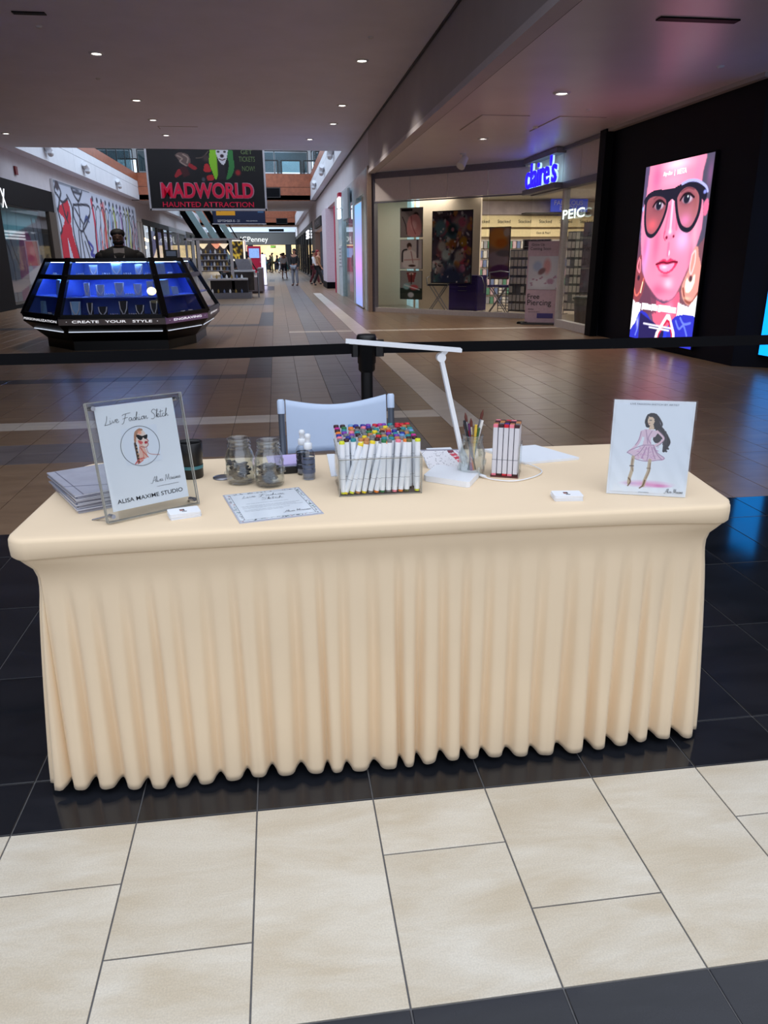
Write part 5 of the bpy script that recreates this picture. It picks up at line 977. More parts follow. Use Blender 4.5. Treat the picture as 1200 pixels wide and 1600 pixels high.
obj('print', gp.mesh('print', (-1.56, 28.89, 1.92), (.42, 0, 0), (0, 0, -.6)), printed('dim_lightbox', emit=.6), tf_)
tf_ = thing('laptop', 'open silver laptop on the white kiosk counter', 'laptop', (-1.2, 28.4, .93)); obj('screen', MB().slab((-1.35, 28.5, .94), (.5, 0, 0), (-.12, .1, .38), (0, .02, 0)), alu_m, tf_); obj('keyboard', MB().box(-1.3, -.85, 28.25, 28.5, .93, .95), alu_m, tf_)
tf_ = thing('lounge_seat', 'taupe lounge seating block beside the corridor', 'sofa', (-.9, 32, 0)); sm_ = M('taupe_fabric', (110, 98, 100), .8); obj('base', MB().box(-1.4, -.55, 31.5, 35.2, 0, .42, .04), sm_, tf_); obj('backrest', MB().box(-.75, -.55, 31.5, 35.2, .42, .95, .03), sm_, tf_); obj('armrest', MB().box(-1.4, -.55, 31.4, 31.6, .08, .62, .03), sm_, tf_)
tf_ = thing('metal_barrier', 'thin metal post and rail at the corner of the white kiosk', 'barrier', (-.7, 28.2, 0)); obj('post', MB().tube([(-.66, 28.3, 0), (-.66, 28.3, .85)], .025), alu_m, tf_); obj('rail', MB().tube([(-.66, 28.3, .85), (-.66, 29.4, .85)], .02), alu_m, tf_)
tf_ = thing('beauty_poster', 'pinkish orange face poster panel beyond the white kiosk', 'poster', (-1.6, 45, 1.4)); fc = Cv(16, 24, (200, 120, 90)); fc.ell(.5, .4, .3, .3, (230, 170, 150), .5); fc.ell(.7, .7, .4, .2, (170, 60, 50), .5); obj('board', MB().box(-2.3, -1.6, 45, 45.05, 0, 2.3), white_m, tf_); obj('print', fc.mesh('print', (-2.25, 44.98, 2.25), (.6, 0, 0), (0, 0, -1.25)), MATS['dim_lightbox'], tf_)
# ------------------------------------------------------------------ belt barrier
blk = M('black_powder_coat', (14, 14, 16), .4)
bp_ = (.425, 3.72); t = thing('stanchion_post', 'black belt barrier post standing behind the folding chair', 'barrier post', (*bp_, 0))
obj('base', MB().lathe([(.17, 0), (.17, .015), (.1, .035), (.03, .045)], (*bp_, 0), 28, True), blk, t); obj('pole', MB().tube([(*bp_, .04), (*bp_, .93)], .03, 16), blk, t)
obj('belt_head', MB().lathe([(.034, .83), (.042, .84), (.042, .87), (.046, .875), (.046, .965), (.05, .97), (.05, 1.0), (.044, 1.012), (1e-4, 1.014)], (*bp_, 0), 20), blk, t)
obj('belt_clip', MB().box(bp_[0]+.04, bp_[0]+.085, bp_[1]-.02, bp_[1]+.02, .905, .985, .006), blk, t); obj('belt_clip', MB().box(bp_[0]-.075, bp_[0]-.04, bp_[1]-.02, bp_[1]+.02, .905, .985, .006), blk, t)
beltm = M('black_webbing', (5, 5, 10), .8, spec=.2)
def belt(label, a, b, sag=.0):
    a, b = Vector(a), Vector(b); mb = MB(); n = 14; vs = []
    for i in range(n+1):
        k = i/n; p = a+(b-a)*k+Vector((0, 0, -sag*4*k*(1-k))); vs += [p+Vector((0, -.001, -.026)), p+Vector((0, -.001, .026)), p+Vector((0, .001, .026)), p+Vector((0, .001, -.026))]
    mb.add(vs, [(4*i+j, 4*i+4+j, 4*i+4+(j+1) % 4, 4*i+(j+1) % 4) for i in range(n) for j in range(4)]); tag(obj('barrier_belt', mb, beltm), label, 'barrier belt')
belt('black barrier belt running left from the post', (bp_[0]-.07, 3.72, .945), (-2.6, 3.66, .945), .012)
belt('black barrier belt running right from the post', (bp_[0]+.08, 3.72, .945), (3.6, 3.76, .945), .006)
for x, y, lb in ((-2.65, 3.66, 'black belt barrier post beyond the left edge of the photo'), (3.65, 3.76, 'black belt barrier post beyond the right edge of the photo')): dup(t, (x, y, 0), None, lb)
# ------------------------------------------------------------------ draped table
TZ = .745
cloth = M('peach_spandex', (236, 213, 180), .72, noise=.02, scale=5, sheen=.15, spec=.25)
C4 = [Vector((-.678, 1.738)), Vector((1.19, 1.722)), Vector((1.285, 2.43)), Vector((-.65, 2.45))]
def outline(rad, per=.004):
    """rounded outline of the table: points, outward normals, closeness to a corner (0..1), side number"""
    out = []
    for i in range(4):
        a, b, c = C4[i-1], C4[i], C4[(i+1) % 4]; d1 = (b-a).normalized(); d2 = (c-b).normalized()
        p1, p2 = b-d1*rad, b+d2*rad; n1 = Vector((d1.y, -d1.x)); n2 = Vector((d2.y, -d2.x))
        cen = p1-n1*rad
        a1 = math.atan2(n1.y, n1.x); a2 = math.atan2(n2.y, n2.x)
        if a2 < a1: a2 += 2*math.pi
        m_ = 12
        for j in range(m_): t = a1+(a2-a1)*j/m_; n = Vector((math.cos(t), math.sin(t))); out.append((cen+n*rad, n, i))
        q = c-d2*rad; k = int((q-p2).length/per)
        for j in range(k): out.append((p2+(q-p2)*j/k, n2, i))
    return out
O = outline(.06)
def ring(ins, z): return [(p.x-n.x*ins, p.y-n.y*ins, z) for p, n, i in O]
def cornerness(p): return max(math.exp(-((p-c).length/.16)**2) for c in C4)
tb = thing('draped_table', 'long trestle table under a fitted cream cloth with a pleated skirt', 'table', (.28, 2.08, 0))
mb = MB(); nO = len(O); rows = [(.03, .745), (.012, .7448), (.004, .742), (0, .735), (-.001, .72)]
vs = []
for ins, z in rows: vs += ring(ins, z)
vs += [(p.x-n.x*.0, p.y-n.y*.0, .706-.008*cornerness(p)+.003*math.sin(p.x*3)) for p, n, i in O]
vs += [(p.x-n.x*.006, p.y-n.y*.006, .700-.008*cornerness(p)+.003*math.sin(p.x*3)) for p, n, i in O]
vs += [(p.x-n.x*.05, p.y-n.y*.05, .70) for p, n, i in O]
R_n = len(rows)+3
mb.add(vs, [(i, (i+1) % nO, j*nO+nO+(i+1) % nO, j*nO+nO+i)[::-1] if False else (j*nO+i, (j+1)*nO+i, (j+1)*nO+(i+1) % nO, j*nO+(i+1) % nO) for j in range(R_n-1) for i in range(nO)], True)
mb.add(vs[:nO], [tuple(range(nO))])
obj('cloth_top', mb, cloth, tb)
# skirt with irregular folds
rs = random.Random(21); phase = []; ph = 0; wv = .065; amp = 1.
per = []
acc = 0; nxt = 0; A_now = 1; wid = .07
for idx, (p, n, i) in enumerate(O):
    q = O[idx-1][0] if idx else p; ds = (p-q).length
    ph += ds/wid*2*math.pi
    if ph >= nxt: nxt += 2*math.pi; wid = rs.uniform(.052, .084); A_now = rs.uniform(.8, 1.25)
    amp += (A_now-amp)*.2; per.append((ph, amp))
ph0 = round(ph/(2*math.pi))*2*math.pi/ph
zs = [.712, .70, .685, .67, .65, .625, .60, .575, .55, .52, .48, .44, .40, .36, .32, .28, .24, .2, .16, .12, .09, .06, .035, .018]
vs = []
for z in zs:
    for (p, n, i), (f, a) in zip(O, per):
        c = cornerness(p); f = f*ph0
        side = 1 if abs(n.x) > .7 else 0
        k = min(1, max(0, (.70-z)/.07)); k = k*k*(3-2*k)
        ins = .008+k*(.012+.034*max(c, .75*side))-max(0, (.6-z))*.075*max(c*.7, side*.8, .25)
        fold0 = .60+.05*math.sin(p.x*2.1+1)-.12*c*0; g = min(1, max(0, (fold0-z)/.5)); g = g**.62
        if z > fold0: g = 0
        s = math.cos(f-.55*math.sin(f)); lobe = abs(s)**.6 if s > 0 else -abs(s)**1.1
        off = a*g*.018*lobe+g*.004
        tw = a*g*.0035*math.sin(f*.37+z*3)
        t = Vector((-n.y, n.x)); q = p-n*ins+n*off+t*tw
        zz = z if z > .04 else z+.012*(1-lobe)*.5*(1 if z < .03 else .6)+.006*math.sin(f*.13)
        vs.append((q.x, q.y, zz))
mb = MB(); mb.add(vs, [(j*nO+i, (j+1)*nO+i, (j+1)*nO+(i+1) % nO, j*nO+(i+1) % nO) for j in range(len(zs)-1) for i in range(nO)], True)
sk_ = obj('skirt', mb, cloth, tb)
sm = sk_.modifiers.new('t', 'SOLIDIFY'); sm.thickness = .002; sm.offset = -1
# ------------------------------------------------------------------ things on the table
acr = glass('clear_acrylic', (251, 252, 252), .6, .02, .0); edge = M('acrylic_edge', (150, 148, 140), .25, noise=.2); white_p = M('white_paper', (232, 238, 246), .5, noise=.01)
inkb = M('print_black', (28, 30, 40), .5, noise=0); chrome = M('chrome', (190, 190, 196), .2, 1.)
# handwriting strokes, letters drawn as lines in a 0..1 box
HW = {'L': ([(.35, 0), (.25, .5), (.05, .95), (.0, 1.0), (.3, .98), (.6, .92)], .55), 'i': ([(.02, .52), (.0, .85), (.08, .88), (.22, .75)], .22), 'v': ([(0, .55), (.12, .85), (.3, .5), (.36, .6)], .3), 'e': ([(0, .75), (.25, .6), (.15, .48), (.02, .7), (.12, .88), (.35, .75)], .3),
      'F': ([(.1, .2), (.3, .06), (.95, -.04)], .7), 'a': ([(.3, .55), (.1, .52), (.0, .75), (.12, .88), (.3, .6), (.27, .85), (.42, .78)], .38), 's': ([(.0, .8), (.2, .5), (.22, .8), (.05, .88)], .26), 'h': ([(0, .8), (.25, .1), (.22, -.0), (.02, .88), (.2, .55), (.24, .86), (.38, .78)], .36), 'o': ([(.2, .52), (.02, .62), (.08, .88), (.26, .7), (.2, .52), (.36, .56)], .32), 'n': ([(0, .5), (.0, .88), (.2, .52), (.2, .88), (.36, .78)], .34),
      'S': ([(.6, .1), (.4, -.1), (.15, .15), (.4, .5), (.3, .95), (.0, .95)], .5), 'k': ([(0, .88), (.25, .05), (.2, 0), (.02, .88)], .1), 't': ([(.2, .05), (.05, .8), (.12, .88), (.3, .75)], .26), 'c': ([(.25, .55), (.08, .55), (.0, .75), (.1, .88), (.32, .76)], .28), 'A': ([(-.3, .9), (.0, .95), (.5, -.1), (.5, .9)], .6), 'l': ([(0, .8), (.2, .0), (.12, .0), (.08, .85), (.25, .78)], .2), 'M': ([(.0, 1.), (.25, -.1), (.35, .8), (.65, -.1), (.6, .9)], .75), 'x': ([(0, .55), (.2, .88), (.32, .8)], .3), 'm': ([(0, .5), (.0, .88), (.15, .52), (.17, .88), (.32, .52), (.34, .88), (.48, .78)], .46), ' ': (None, .3)}
EX = {'F': [(.5, .04), (.3, .6), (.12, 1.05), (-.06, 1.1)], 'k': [(.28, .5), (.08, .7), (.3, .88)], 't': [(.0, .3), (.4, .22)], 'A': [(.1, .6), (.6, .5)], 'x': [(.25, .52), (.0, .9)], 'i': [(.06, .28), (.09, .32)]}
EX2 = {'F': [(.12, .56), (.3, .5), (.62, .44)]}
def handwriting(txt, o, u, v, n, width, height, wd, mt, parent, slope=0):
    tot = sum(HW[c][1] for c in txt); x = 0; mb = MB(); sc = width/tot
    for c in txt:
        for P in (HW[c][0], EX.get(c), EX2.get(c)):
            if not P: continue
            P = smooth(P, 4); pts = [Vector(o)+Vector(u)*((x+p[0])*sc)+Vector(v)*((1-p[1])*height+slope*(x+p[0])*sc)+Vector(n)*.0006 for p in P]
            for a, b in zip(pts[:-1], pts[1:]):
                d = (b-a)
                if d.length < 1e-5: continue
                s_ = d.normalized().cross(Vector(n))*wd/2; mb.add([a-s_, b-s_, b+s_, a+s_], [(0, 1, 2, 3)])
        x += HW[c][1]
    return obj('handwriting', mb, mt, parent)
# acrylic sign
Ls, ds = Vector((-.451, 1.825, TZ)), Vector((.852, .523, 0)); ns = Vector((-.523, .852, 0)); us = (ns*.052+Vector((0, 0, .293))).normalized(); fs_n = ds.cross(us).normalized()
fs_n = fs_n if fs_n.y < 0 else -fs_n
t = thing('acrylic_sign', 'clear acrylic sign holder with a white Live Fashion Sketch sheet', 'sign', Ls+ds*.12)
Ls = Ls+Vector((0, 0, .0035))
obj('back_plate', MB().slab(Ls, ds*.246, us*.297, -fs_n*.004), acr, t); obj('front_plate', MB().slab(Ls+fs_n*.010, ds*.246, us*.297, fs_n*.003), acr, t)
eb = MB(); 
for o_ in (0, .0115):
    q = Ls+fs_n*o_; P_ = [q, q+ds*.246, q+ds*.246+us*.297, q+us*.297]
    for a, b in zip(P_, P_[1:]+P_[:1]): eb.bar(a, b, .0028, .0028)
obj('plate_edge', eb, edge, t)
so = Ls+ds*.016+us*.028+fs_n*.0125
sheet0 = Ls+ds*.019+us*.024+fs_n*.004; SWd, SHt = .203, .262
obj('paper', MB().slab(sheet0, ds*SWd, us*SHt, fs_n*.003), white_p, t)
for a, b in ((.014, .014), (.232, .014), (.014, .283), (.232, .283)): obj('standoff', MB().tube([Ls+ds*a+us*b-fs_n*.012, Ls+ds*a+us*b+fs_n*.018], .0055, 12), chrome, t)
obj('foot_rod', MB().tube([Ls+ds*.014+us*.014-fs_n*.01, Ls+ds*.0-fs_n*.045+Vector((0, 0, .004))-Vector((.02, 0, 0))], .003, 8), chrome, t); obj('foot_rod', MB().tube([Ls+ds*.232+us*.014-fs_n*.01, Ls+ds*.24-fs_n*.045+Vector((0, 0, .004))], .003, 8), chrome, t)
def ons(u_, v_): return sheet0+ds*SWd*u_+us*SHt*(1-v_)+fs_n*.0035
fc = Cv(84, 84, (236, 240, 248))
fc.a[:] = np.array((226, 234, 246))/255
fc.cpoly([(.36, .26), (.4, .1), (.52, .06), (.62, .14), (.68, .3), (.68, .48), (.62, .58), (.48, .56), (.38, .42)], (232, 214, 204)); fc.cpoly([(.31, .34), (.36, .14), (.5, .05), (.6, .1), (.46, .16), (.38, .3), (.36, .5), (.38, .9), (.3, .95)], (176, 130, 104)); fc.ell(.5, .16, .08, .08, (240, 160, 130), .6, .8)
fc.cpoly([(.44, .4), (.4, .6), (.36, .85), (.26, .98), (.5, .9), (.6, .84), (.58, .6)], (226, 184, 170)); fc.line([(.32, .44), (.34, .94)], .06, (60, 44, 40), .8); fc.line([(.35, .5), (.36, .9)], .03, (190, 150, 110))
for y in (.5, .58, .68, .78, .86): fc.ell(.345, y, .03, .03, (30, 22, 24), .4)
fc.cpoly([(.4, .2), (.46, .22), (.55, .26), (.64, .25), (.7, .24), (.68, .34), (.62, .36), (.57, .31), (.53, .36), (.46, .36), (.4, .28)], (14, 12, 18)); fc.cpoly([(.6, .42), (.67, .43), (.64, .49), (.58, .47)], (176, 40, 60)); fc.cpoly([(.42, .36), (.54, .42), (.5, .48), (.43, .44)], (206, 60, 60), 1, .8)
fc.curve([(.66, .36), (.7, .42), (.67, .45), (.68, .52), (.6, .58), (.46, .54)], .014, (150, 50, 50)); fc.curve([(.44, .56), (.5, .68), (.62, .86)], .02, (200, 80, 70)); fc.curve([(.62, .6), (.64, .74), (.75, .8), (.95, .84)], .012, (180, 100, 90)); fc.curve([(.24, .98), (.36, .88), (.5, .86)], .03, (206, 80, 80), .9); fc.curve([(.3, 1), (.46, .92)], .02, (206, 90, 80)); fc.curve([(.48, .6), (.5, .8), (.42, .9)], .02, (220, 120, 100), .8)
pw = .42
obj('print', fc.mesh('print', ons(.27, .235), ds*SWd*.46, -us*SHt*.355), printed('paper_print', rough=.6), t)
cc = ons(.48, .42); cb_ = MB(); rc = .0505
for i in range(48):
    a = 2*math.pi*i/48; b = 2*math.pi*(i+1)/48; p = [cc+ds*rc*k*math.cos(x)+us*rc*k*math.sin(x)+fs_n*.0006 for x, k in ((a, 1), (b, 1), (b, .98), (a, .98))]; cb_.add(p, [(0, 1, 2, 3)])
obj('print_circle', cb_, inkb, t)
handwriting('Live Fashion Sketch', ons(.09, .18), ds, us, fs_n, SWd*.82, .022, .0009, inkb, t); handwriting('Alisa Maxime', ons(.55, .80), ds, us, fs_n, SWd*.38, .015, .0007, inkb, t)
text('ALISA MAXIME STUDIO', ons(.5, .915), ds, us, .02, inkb, t, width=SWd*.86, height=.0105, bold=.008)
obj('print_line', MB().slab(ons(.6, .84), ds*.06, us*.0008, fs_n*.0002), alu_m, t)
# standing art board in a clear sleeve
Lf, df = Vector((.883, 1.874, TZ)), Vector((.940, -.3406, 0)); uf = (Vector((.3406, .940, 0))*.018+Vector((0, 0, .26))).normalized(); nf_ = df.cross(uf).normalized(); nf_ = nf_ if nf_.y < 0 else -nf_
t = thing('sketch_board', 'standing sleeved board with a drawing of a long-haired figure in a pink dress', 'picture', Lf+df*.104)
WF, HF = .208, .26
fb = Cv(130, 160, (232, 240, 250))
fb.ell(.5, .9, .4, .05, (232, 160, 206), .9, .9); fb.ell(.66, .915, .2, .025, (226, 130, 190), .8, .8); fb.ell(.3, .9, .14, .015, (206, 170, 220), .8, .7)
HR = (34, 30, 38); PK = (228, 200, 218); SK = (222, 196, 170); TN = (196, 176, 148)
fb.cpoly([(.4, .2), (.42, .12), (.5, .1), (.56, .13), (.6, .22), (.66, .28), (.72, .35), (.74, .43), (.72, .5), (.69, .53), (.66, .52), (.66, .46), (.63, .38), (.56, .3), (.5, .26), (.42, .26)], HR)
for P in ([(.56, .14), (.62, .22), (.6, .27), (.68, .31), (.66, .37), (.73, .4), (.71, .46), (.735, .49)], [(.54, .2), (.6, .27), (.64, .33), (.7, .36)], [(.42, .14), (.405, .2), (.43, .25)], [(.7, .34), (.745, .42), (.7, .5), (.715, .52)]): fb.curve(P, .022, HR)
for P in ([(.58, .18), (.63, .26), (.69, .34), (.7, .44)], [(.6, .28), (.66, .36), (.68, .5)]): fb.curve(P, .006, (90, 84, 96), .8)
fb.cpoly([(.44, .14), (.5, .15), (.52, .2), (.49, .24), (.45, .23), (.43, .19)], SK); fb.poly([(.47, .23), (.51, .23), (.53, .28), (.45, .28)], SK); fb.line([(.455, .18), (.48, .18)], .006, HR); fb.ell(.455, .215, .012, .006, (160, 60, 80), .5)
fb.cpoly([(.55, .3), (.6, .29), (.63, .38), (.62, .42), (.56, .43), (.52, .38)], (50, 44, 54))
fb.cpoly([(.36, .31), (.42, .28), (.52, .29), (.58, .3), (.55, .36), (.5, .38), (.5, .46), (.4, .46), (.41, .38), (.38, .36)], PK)
fb.curve([(.37, .31), (.35, .4), (.31, .47), (.24, .53)], .035, PK); fb.curve([(.57, .3), (.66, .37), (.63, .42), (.57, .455)], .03, (232, 200, 214)); fb.curve([(.58, .29), (.675, .37), (.64, .43), (.58, .47)], .006, (110, 90, 110))
fb.cpoly([(.4, .46), (.52, .45), (.56, .46), (.6, .54), (.7, .6), (.66, .625), (.6, .62), (.54, .64), (.46, .64), (.4, .62), (.32, .62), (.27, .57), (.2, .55), (.24, .52), (.32, .51)], PK)
for P in ([(.42, .47), (.36, .55), (.3, .59)], [(.45, .48), (.42, .56), (.4, .61)], [(.48, .48), (.48, .58), (.47, .63)], [(.52, .48), (.55, .56), (.58, .61)], [(.54, .48), (.6, .56), (.66, .61)], [(.2, .55), (.24, .52), (.4, .46)], [(.2, .55), (.27, .58), (.32, .62), (.46, .64), (.6, .625), (.7, .6), (.6, .54), (.54, .46)], [(.4, .46), (.54, .455)], [(.36, .31), (.34, .4), (.3, .46)], [(.42, .29), (.44, .36), (.46, .44)], [(.5, .3), (.46, .38), (.5, .44)]): fb.curve(P, .006, (150, 110, 150))
for _ in range(60): x = .33+.28*rs.random(); fb.ell(x, .47+.14*rs.random(), .012, .006, (200, 140, 190), .6, .8)
fb.curve([(.285, .6), (.28, .7), (.285, .75), (.262, .84), (.258, .9)], .042, TN); fb.curve([(.51, .63), (.508, .72), (.505, .76), (.472, .85), (.455, .92)], .042, TN); fb.line([(.25, .7), (.3, .7)], .008, HR); fb.line([(.48, .72), (.53, .72)], .008, (110, 90, 70)); fb.curve([(.25, .84), (.28, .88), (.25, .93)], .014, (110, 80, 60)); fb.curve([(.47, .86), (.45, .92), (.41, .95)], .016, (110, 80, 60)); fb.curve([(.28, .62), (.28, .7), (.3, .76)], .006, (110, 80, 60)); fb.curve([(.52, .66), (.52, .74), (.48, .84)], .006, (110, 80, 60))
Lf2 = Lf+Vector((0, 0, .001))
obj('board', MB().slab(Lf2, df*WF, uf*HF, -nf_*.006), white_p, t)
p0_ = Lf2+df*.01+uf*.01+nf_*.0012
obj('print', fb.mesh('print', Lf2+uf*(HF-.008)+df*.006+nf_*.001, df*(WF-.012), -uf*(HF-.016)), MATS['paper_print'], t)
def onf(u_, v_): return Lf2+df*WF*u_+uf*HF*(1-v_)+nf_*.0022
text('LIVE FASHION SKETCH BY ARTIST', onf(.5, .035), df, uf, .01, M('print_grey', (110, 116, 130), .5), t, width=WF*.6, height=.0045)
handwriting('Alisa Maxime', onf(.74, .965), df, uf, nf_, WF*.22, .012, .0007, inkb, t)
text('alisamaxime', onf(.47, .965), df, uf, .01, M('print_grey', (110, 116, 130), .5), t, width=WF*.13, height=.003)
slv = glass('clear_sleeve', (252, 254, 255), .6, .12, .03)
cr_ = MB(); nx, ny = 26, 32; sl = [Lf2-df*.004-uf*0+df*(WF+.008)*i/nx+uf*(HF+.004)*j/ny+nf_*(.004+.0018*math.sin(i*1.3+j*.7)*math.exp(-min(i, nx-i, j, ny-j)/4.)) for j in range(ny+1) for i in range(nx+1)]
cr_.add(sl, [(j*(nx+1)+i, j*(nx+1)+i+1, (j+1)*(nx+1)+i+1, (j+1)*(nx+1)+i) for j in range(ny) for i in range(nx)], True); obj('sleeve', cr_, slv, t)
obj('easel_back', MB().slab(Lf2+df*.08+uf*.14-nf_*.007, df*.05, -uf*.138-nf_*.05, -nf_*.002), M('black_card', (30, 30, 32), .6), t)
# stack of sleeved sheets
slm = M('sleeved_sheet', (186, 190, 206), .22, noise=.06, coat=.6, rnd=.08); slm2 = M('sleeved_sheet_grey', (132, 134, 150), .25, noise=.1, coat=.5, rnd=.1)
for i in range(12):
    rz = math.atan2(.47, .88)+rs.uniform(-.03, .03)+(.05 if i == 11 else 0); o_ = Vector((-.54+rs.uniform(-.004, .004), 1.915+rs.uniform(-.004, .004), TZ+.0002+i*.0042))
    h = .0032 if i < 11 else .004
    tt = tag(obj('sleeved_sheet', MB().box(0, .212, 0, .277, 0, h), slm if i % 3 != 1 else slm2), 'clear-sleeved grey sheet, '+('topmost of the stack behind the acrylic sign' if i == 11 else 'at the bottom of the stack behind the acrylic sign' if i == 0 else 'one of those in the middle of the stack behind the acrylic sign'), 'sleeved sheet', 'stack of sleeved sheets'); tt.location = o_; tt.rotation_euler = (0, 0, rz)
    if i == 11: obj('sleeve_fold', MB().slab((.0, .1, .0042), (.2, -.1, 0), (-.0, .004, 0), (0, 0, .0006)).slab((.02, .0, .0042), (.0, .27, 0), (.003, .0, 0), (0, 0, .0006)), slm2, tt, local=True)
# business cards
cw_ = M('card_white', (240, 243, 248), .5, noise=.01)
def cards(cx, cy_, rz, n, lb, grp):
    for i in range(n):
        top = i == n-1
        o = tag(obj('business_card', MB().box(-.039, .039, -.025, .025, 0, .0016, .003), cw_), 'white rounded business card, '+('topmost, printed one of the pile '+lb if top else 'one lower in the pile '+lb), 'card', grp)
        o.location = (cx+rs.uniform(-.001, .001), cy_+rs.uniform(-.001, .001), TZ+.0002+i*.0019); o.rotation_euler = (0, 0, rz+rs.uniform(-.03, .03))
        if top: obj('print', MB().box(-.01, .002, -.004, .01, .0016, .0019).box(-.006, .006, -.012, -.008, .0016, .0019), inkb, o, local=True); obj('print', MB().box(-.01, -.002, -.002, .004, .0019, .0021), M('print_rose', (190, 120, 110), .5), o, local=True)
cards(-.266, 1.862, .28, 8, 'before the acrylic sign', 'business cards by the acrylic sign'); cards(.757, 1.848, -.1, 8, 'near the standing sketch board', 'business cards by the sketch board')
# laminated price sheet
pq = [Vector((-.179, 2.017, TZ)), Vector((.034, 2.057, TZ)), Vector((.091, 1.82, TZ)), Vector((-.121, 1.77, TZ))]
du_, dv_ = ((pq[1]-pq[0])+(pq[2]-pq[3]))/2, ((pq[3]-pq[0])+(pq[2]-pq[1]))/2
t = thing('price_sheet', 'laminated sheet with handwriting and a patterned border lying flat on the cloth', 'sheet', pq[0])
pc = Cv(110, 120, (226, 234, 242))
for side in range(4):
    for _ in range(46):
        a, b = rs.random(), .035*rs.random()+.012; x, y = ((a, b), (a, 1-b), (b, a), (1-b, a))[side]; c = rs.choice([(40, 40, 50), (60, 66, 80), (150, 160, 170), (196, 150, 150), (110, 150, 140), (180, 190, 200)]); pc.ell(x, y, rs.uniform(.006, .016), rs.uniform(.006, .018), c, .4, .9, rs.random()*3)
for y, x0, x1 in ((.42, .2, .75), (.5, .12, .85), (.54, .12, .8), (.58, .12, .86), (.64, .12, .7), (.68, .12, .6)):
    x = x0
    while x < x1: w_ = rs.uniform(.02, .06); pc.line([(x, y), (x+w_, y)], .007, (120, 128, 142), .8); x += w_+.015
pc.line([(.06, .045), (.94, .045), (.94, .955), (.06, .955), (.06, .045)], .005, (90, 96, 106), .8)
lo = pq[0]+Vector((0, 0, .0002))
obj('sheet', MB().slab(lo, du_, dv_, (0, 0, .002)), slm, t); obj('print', pc.mesh('print', lo+du_*.02+dv_*.02+Vector((0, 0, .0026)), du_*.96, dv_*.96), printed('laminated_print', rough=.25, coat=.4), t)
upv = -dv_.normalized(); hn_ = Vector((0, 0, 1))
handwriting('Live Fashion', lo+du_*.2+dv_*.22+Vector((0, 0, .003)), du_.normalized(), upv, hn_, .12, .022, .0009, inkb, t); handwriting('Sketch', lo+du_*.42+dv_*.34+Vector((0, 0, .003)), du_.normalized(), upv, hn_, .06, .02, .0009, inkb, t); handwriting('Alisa Maxime', lo+du_*.58+dv_*.84+Vector((0, 0, .003)), du_.normalized(), upv, hn_, .07, .014, .0008, inkb, t)
# mason jars
jg = glass('jar_glass', (250, 252, 251), .9, .12, .1)
def jar(name, label, x, y, k=1., inside=None):
    t = thing(name, label, 'jar', (x, y, TZ)); s = k
    pr = [(.001, .002), (.034, .002), (.040, .008), (.0415, .02), (.041, .075), (.038, .09), (.033, .101), (.0315, .106), (.0345, .108), (.0315, .111), (.0315, .114), (.0345, .117), (.0315, .12), (.0325, .128), (.034, .131), (.032, .133), (.030, .131), (.029, .104), (.036, .088), (.0385, .074), (.039, .02), (.036, .009), (.001, .007)]
    obj('glass_body', MB().lathe([(r*s, z*s) for r, z in pr], (x, y, TZ), 28), jg, t)
    mb = MB()
    for a in range(10):
        th = a*.628; mb.ball((x+.0415*s*math.cos(th), y+.0415*s*math.sin(th), TZ+(.045+.02*math.sin(a*2.1))*s), .006, 4, (1, 1, 1.6))
    obj('embossing', mb.lathe([(.042*s, .07*s), (.0425*s, .073*s), (.042*s, .076*s)], (x, y, TZ), 28), jg, t)
    return t
j1 = jar('mason_jar', 'clear glass mason jar holding dark slips, the left one', -.133, 2.143, 1.02); j2 = jar('mason_jar', 'clear glass mason jar holding dark slips, nearer the price sheet', -.048, 2.103, 1.02)
dk_m = M('dark_slips', (30, 32, 42), .4, noise=.3, scale=90)
for (x, y), jt in (((-.133, 2.143), j1), ((-.048, 2.103), j2)):
    mb = MB()
    for i in range(46):
        a = rs.random()*6.28; r = .026*math.sqrt(rs.random()); z = TZ+.012+.00105*i; q = Vector((x+r*math.cos(a), y+r*math.sin(a), z)); b = rs.random()*3
        mb.slab(q-Vector((math.cos(b), math.sin(b), 0))*.012, Vector((math.cos(b), math.sin(b), rs.uniform(-.2, .3)))*.024, Vector((-math.sin(b), math.cos(b), 0))*.014, (0, 0, .003))
    o = obj('paper_slips', mb, dk_m, jt, 'stuff')
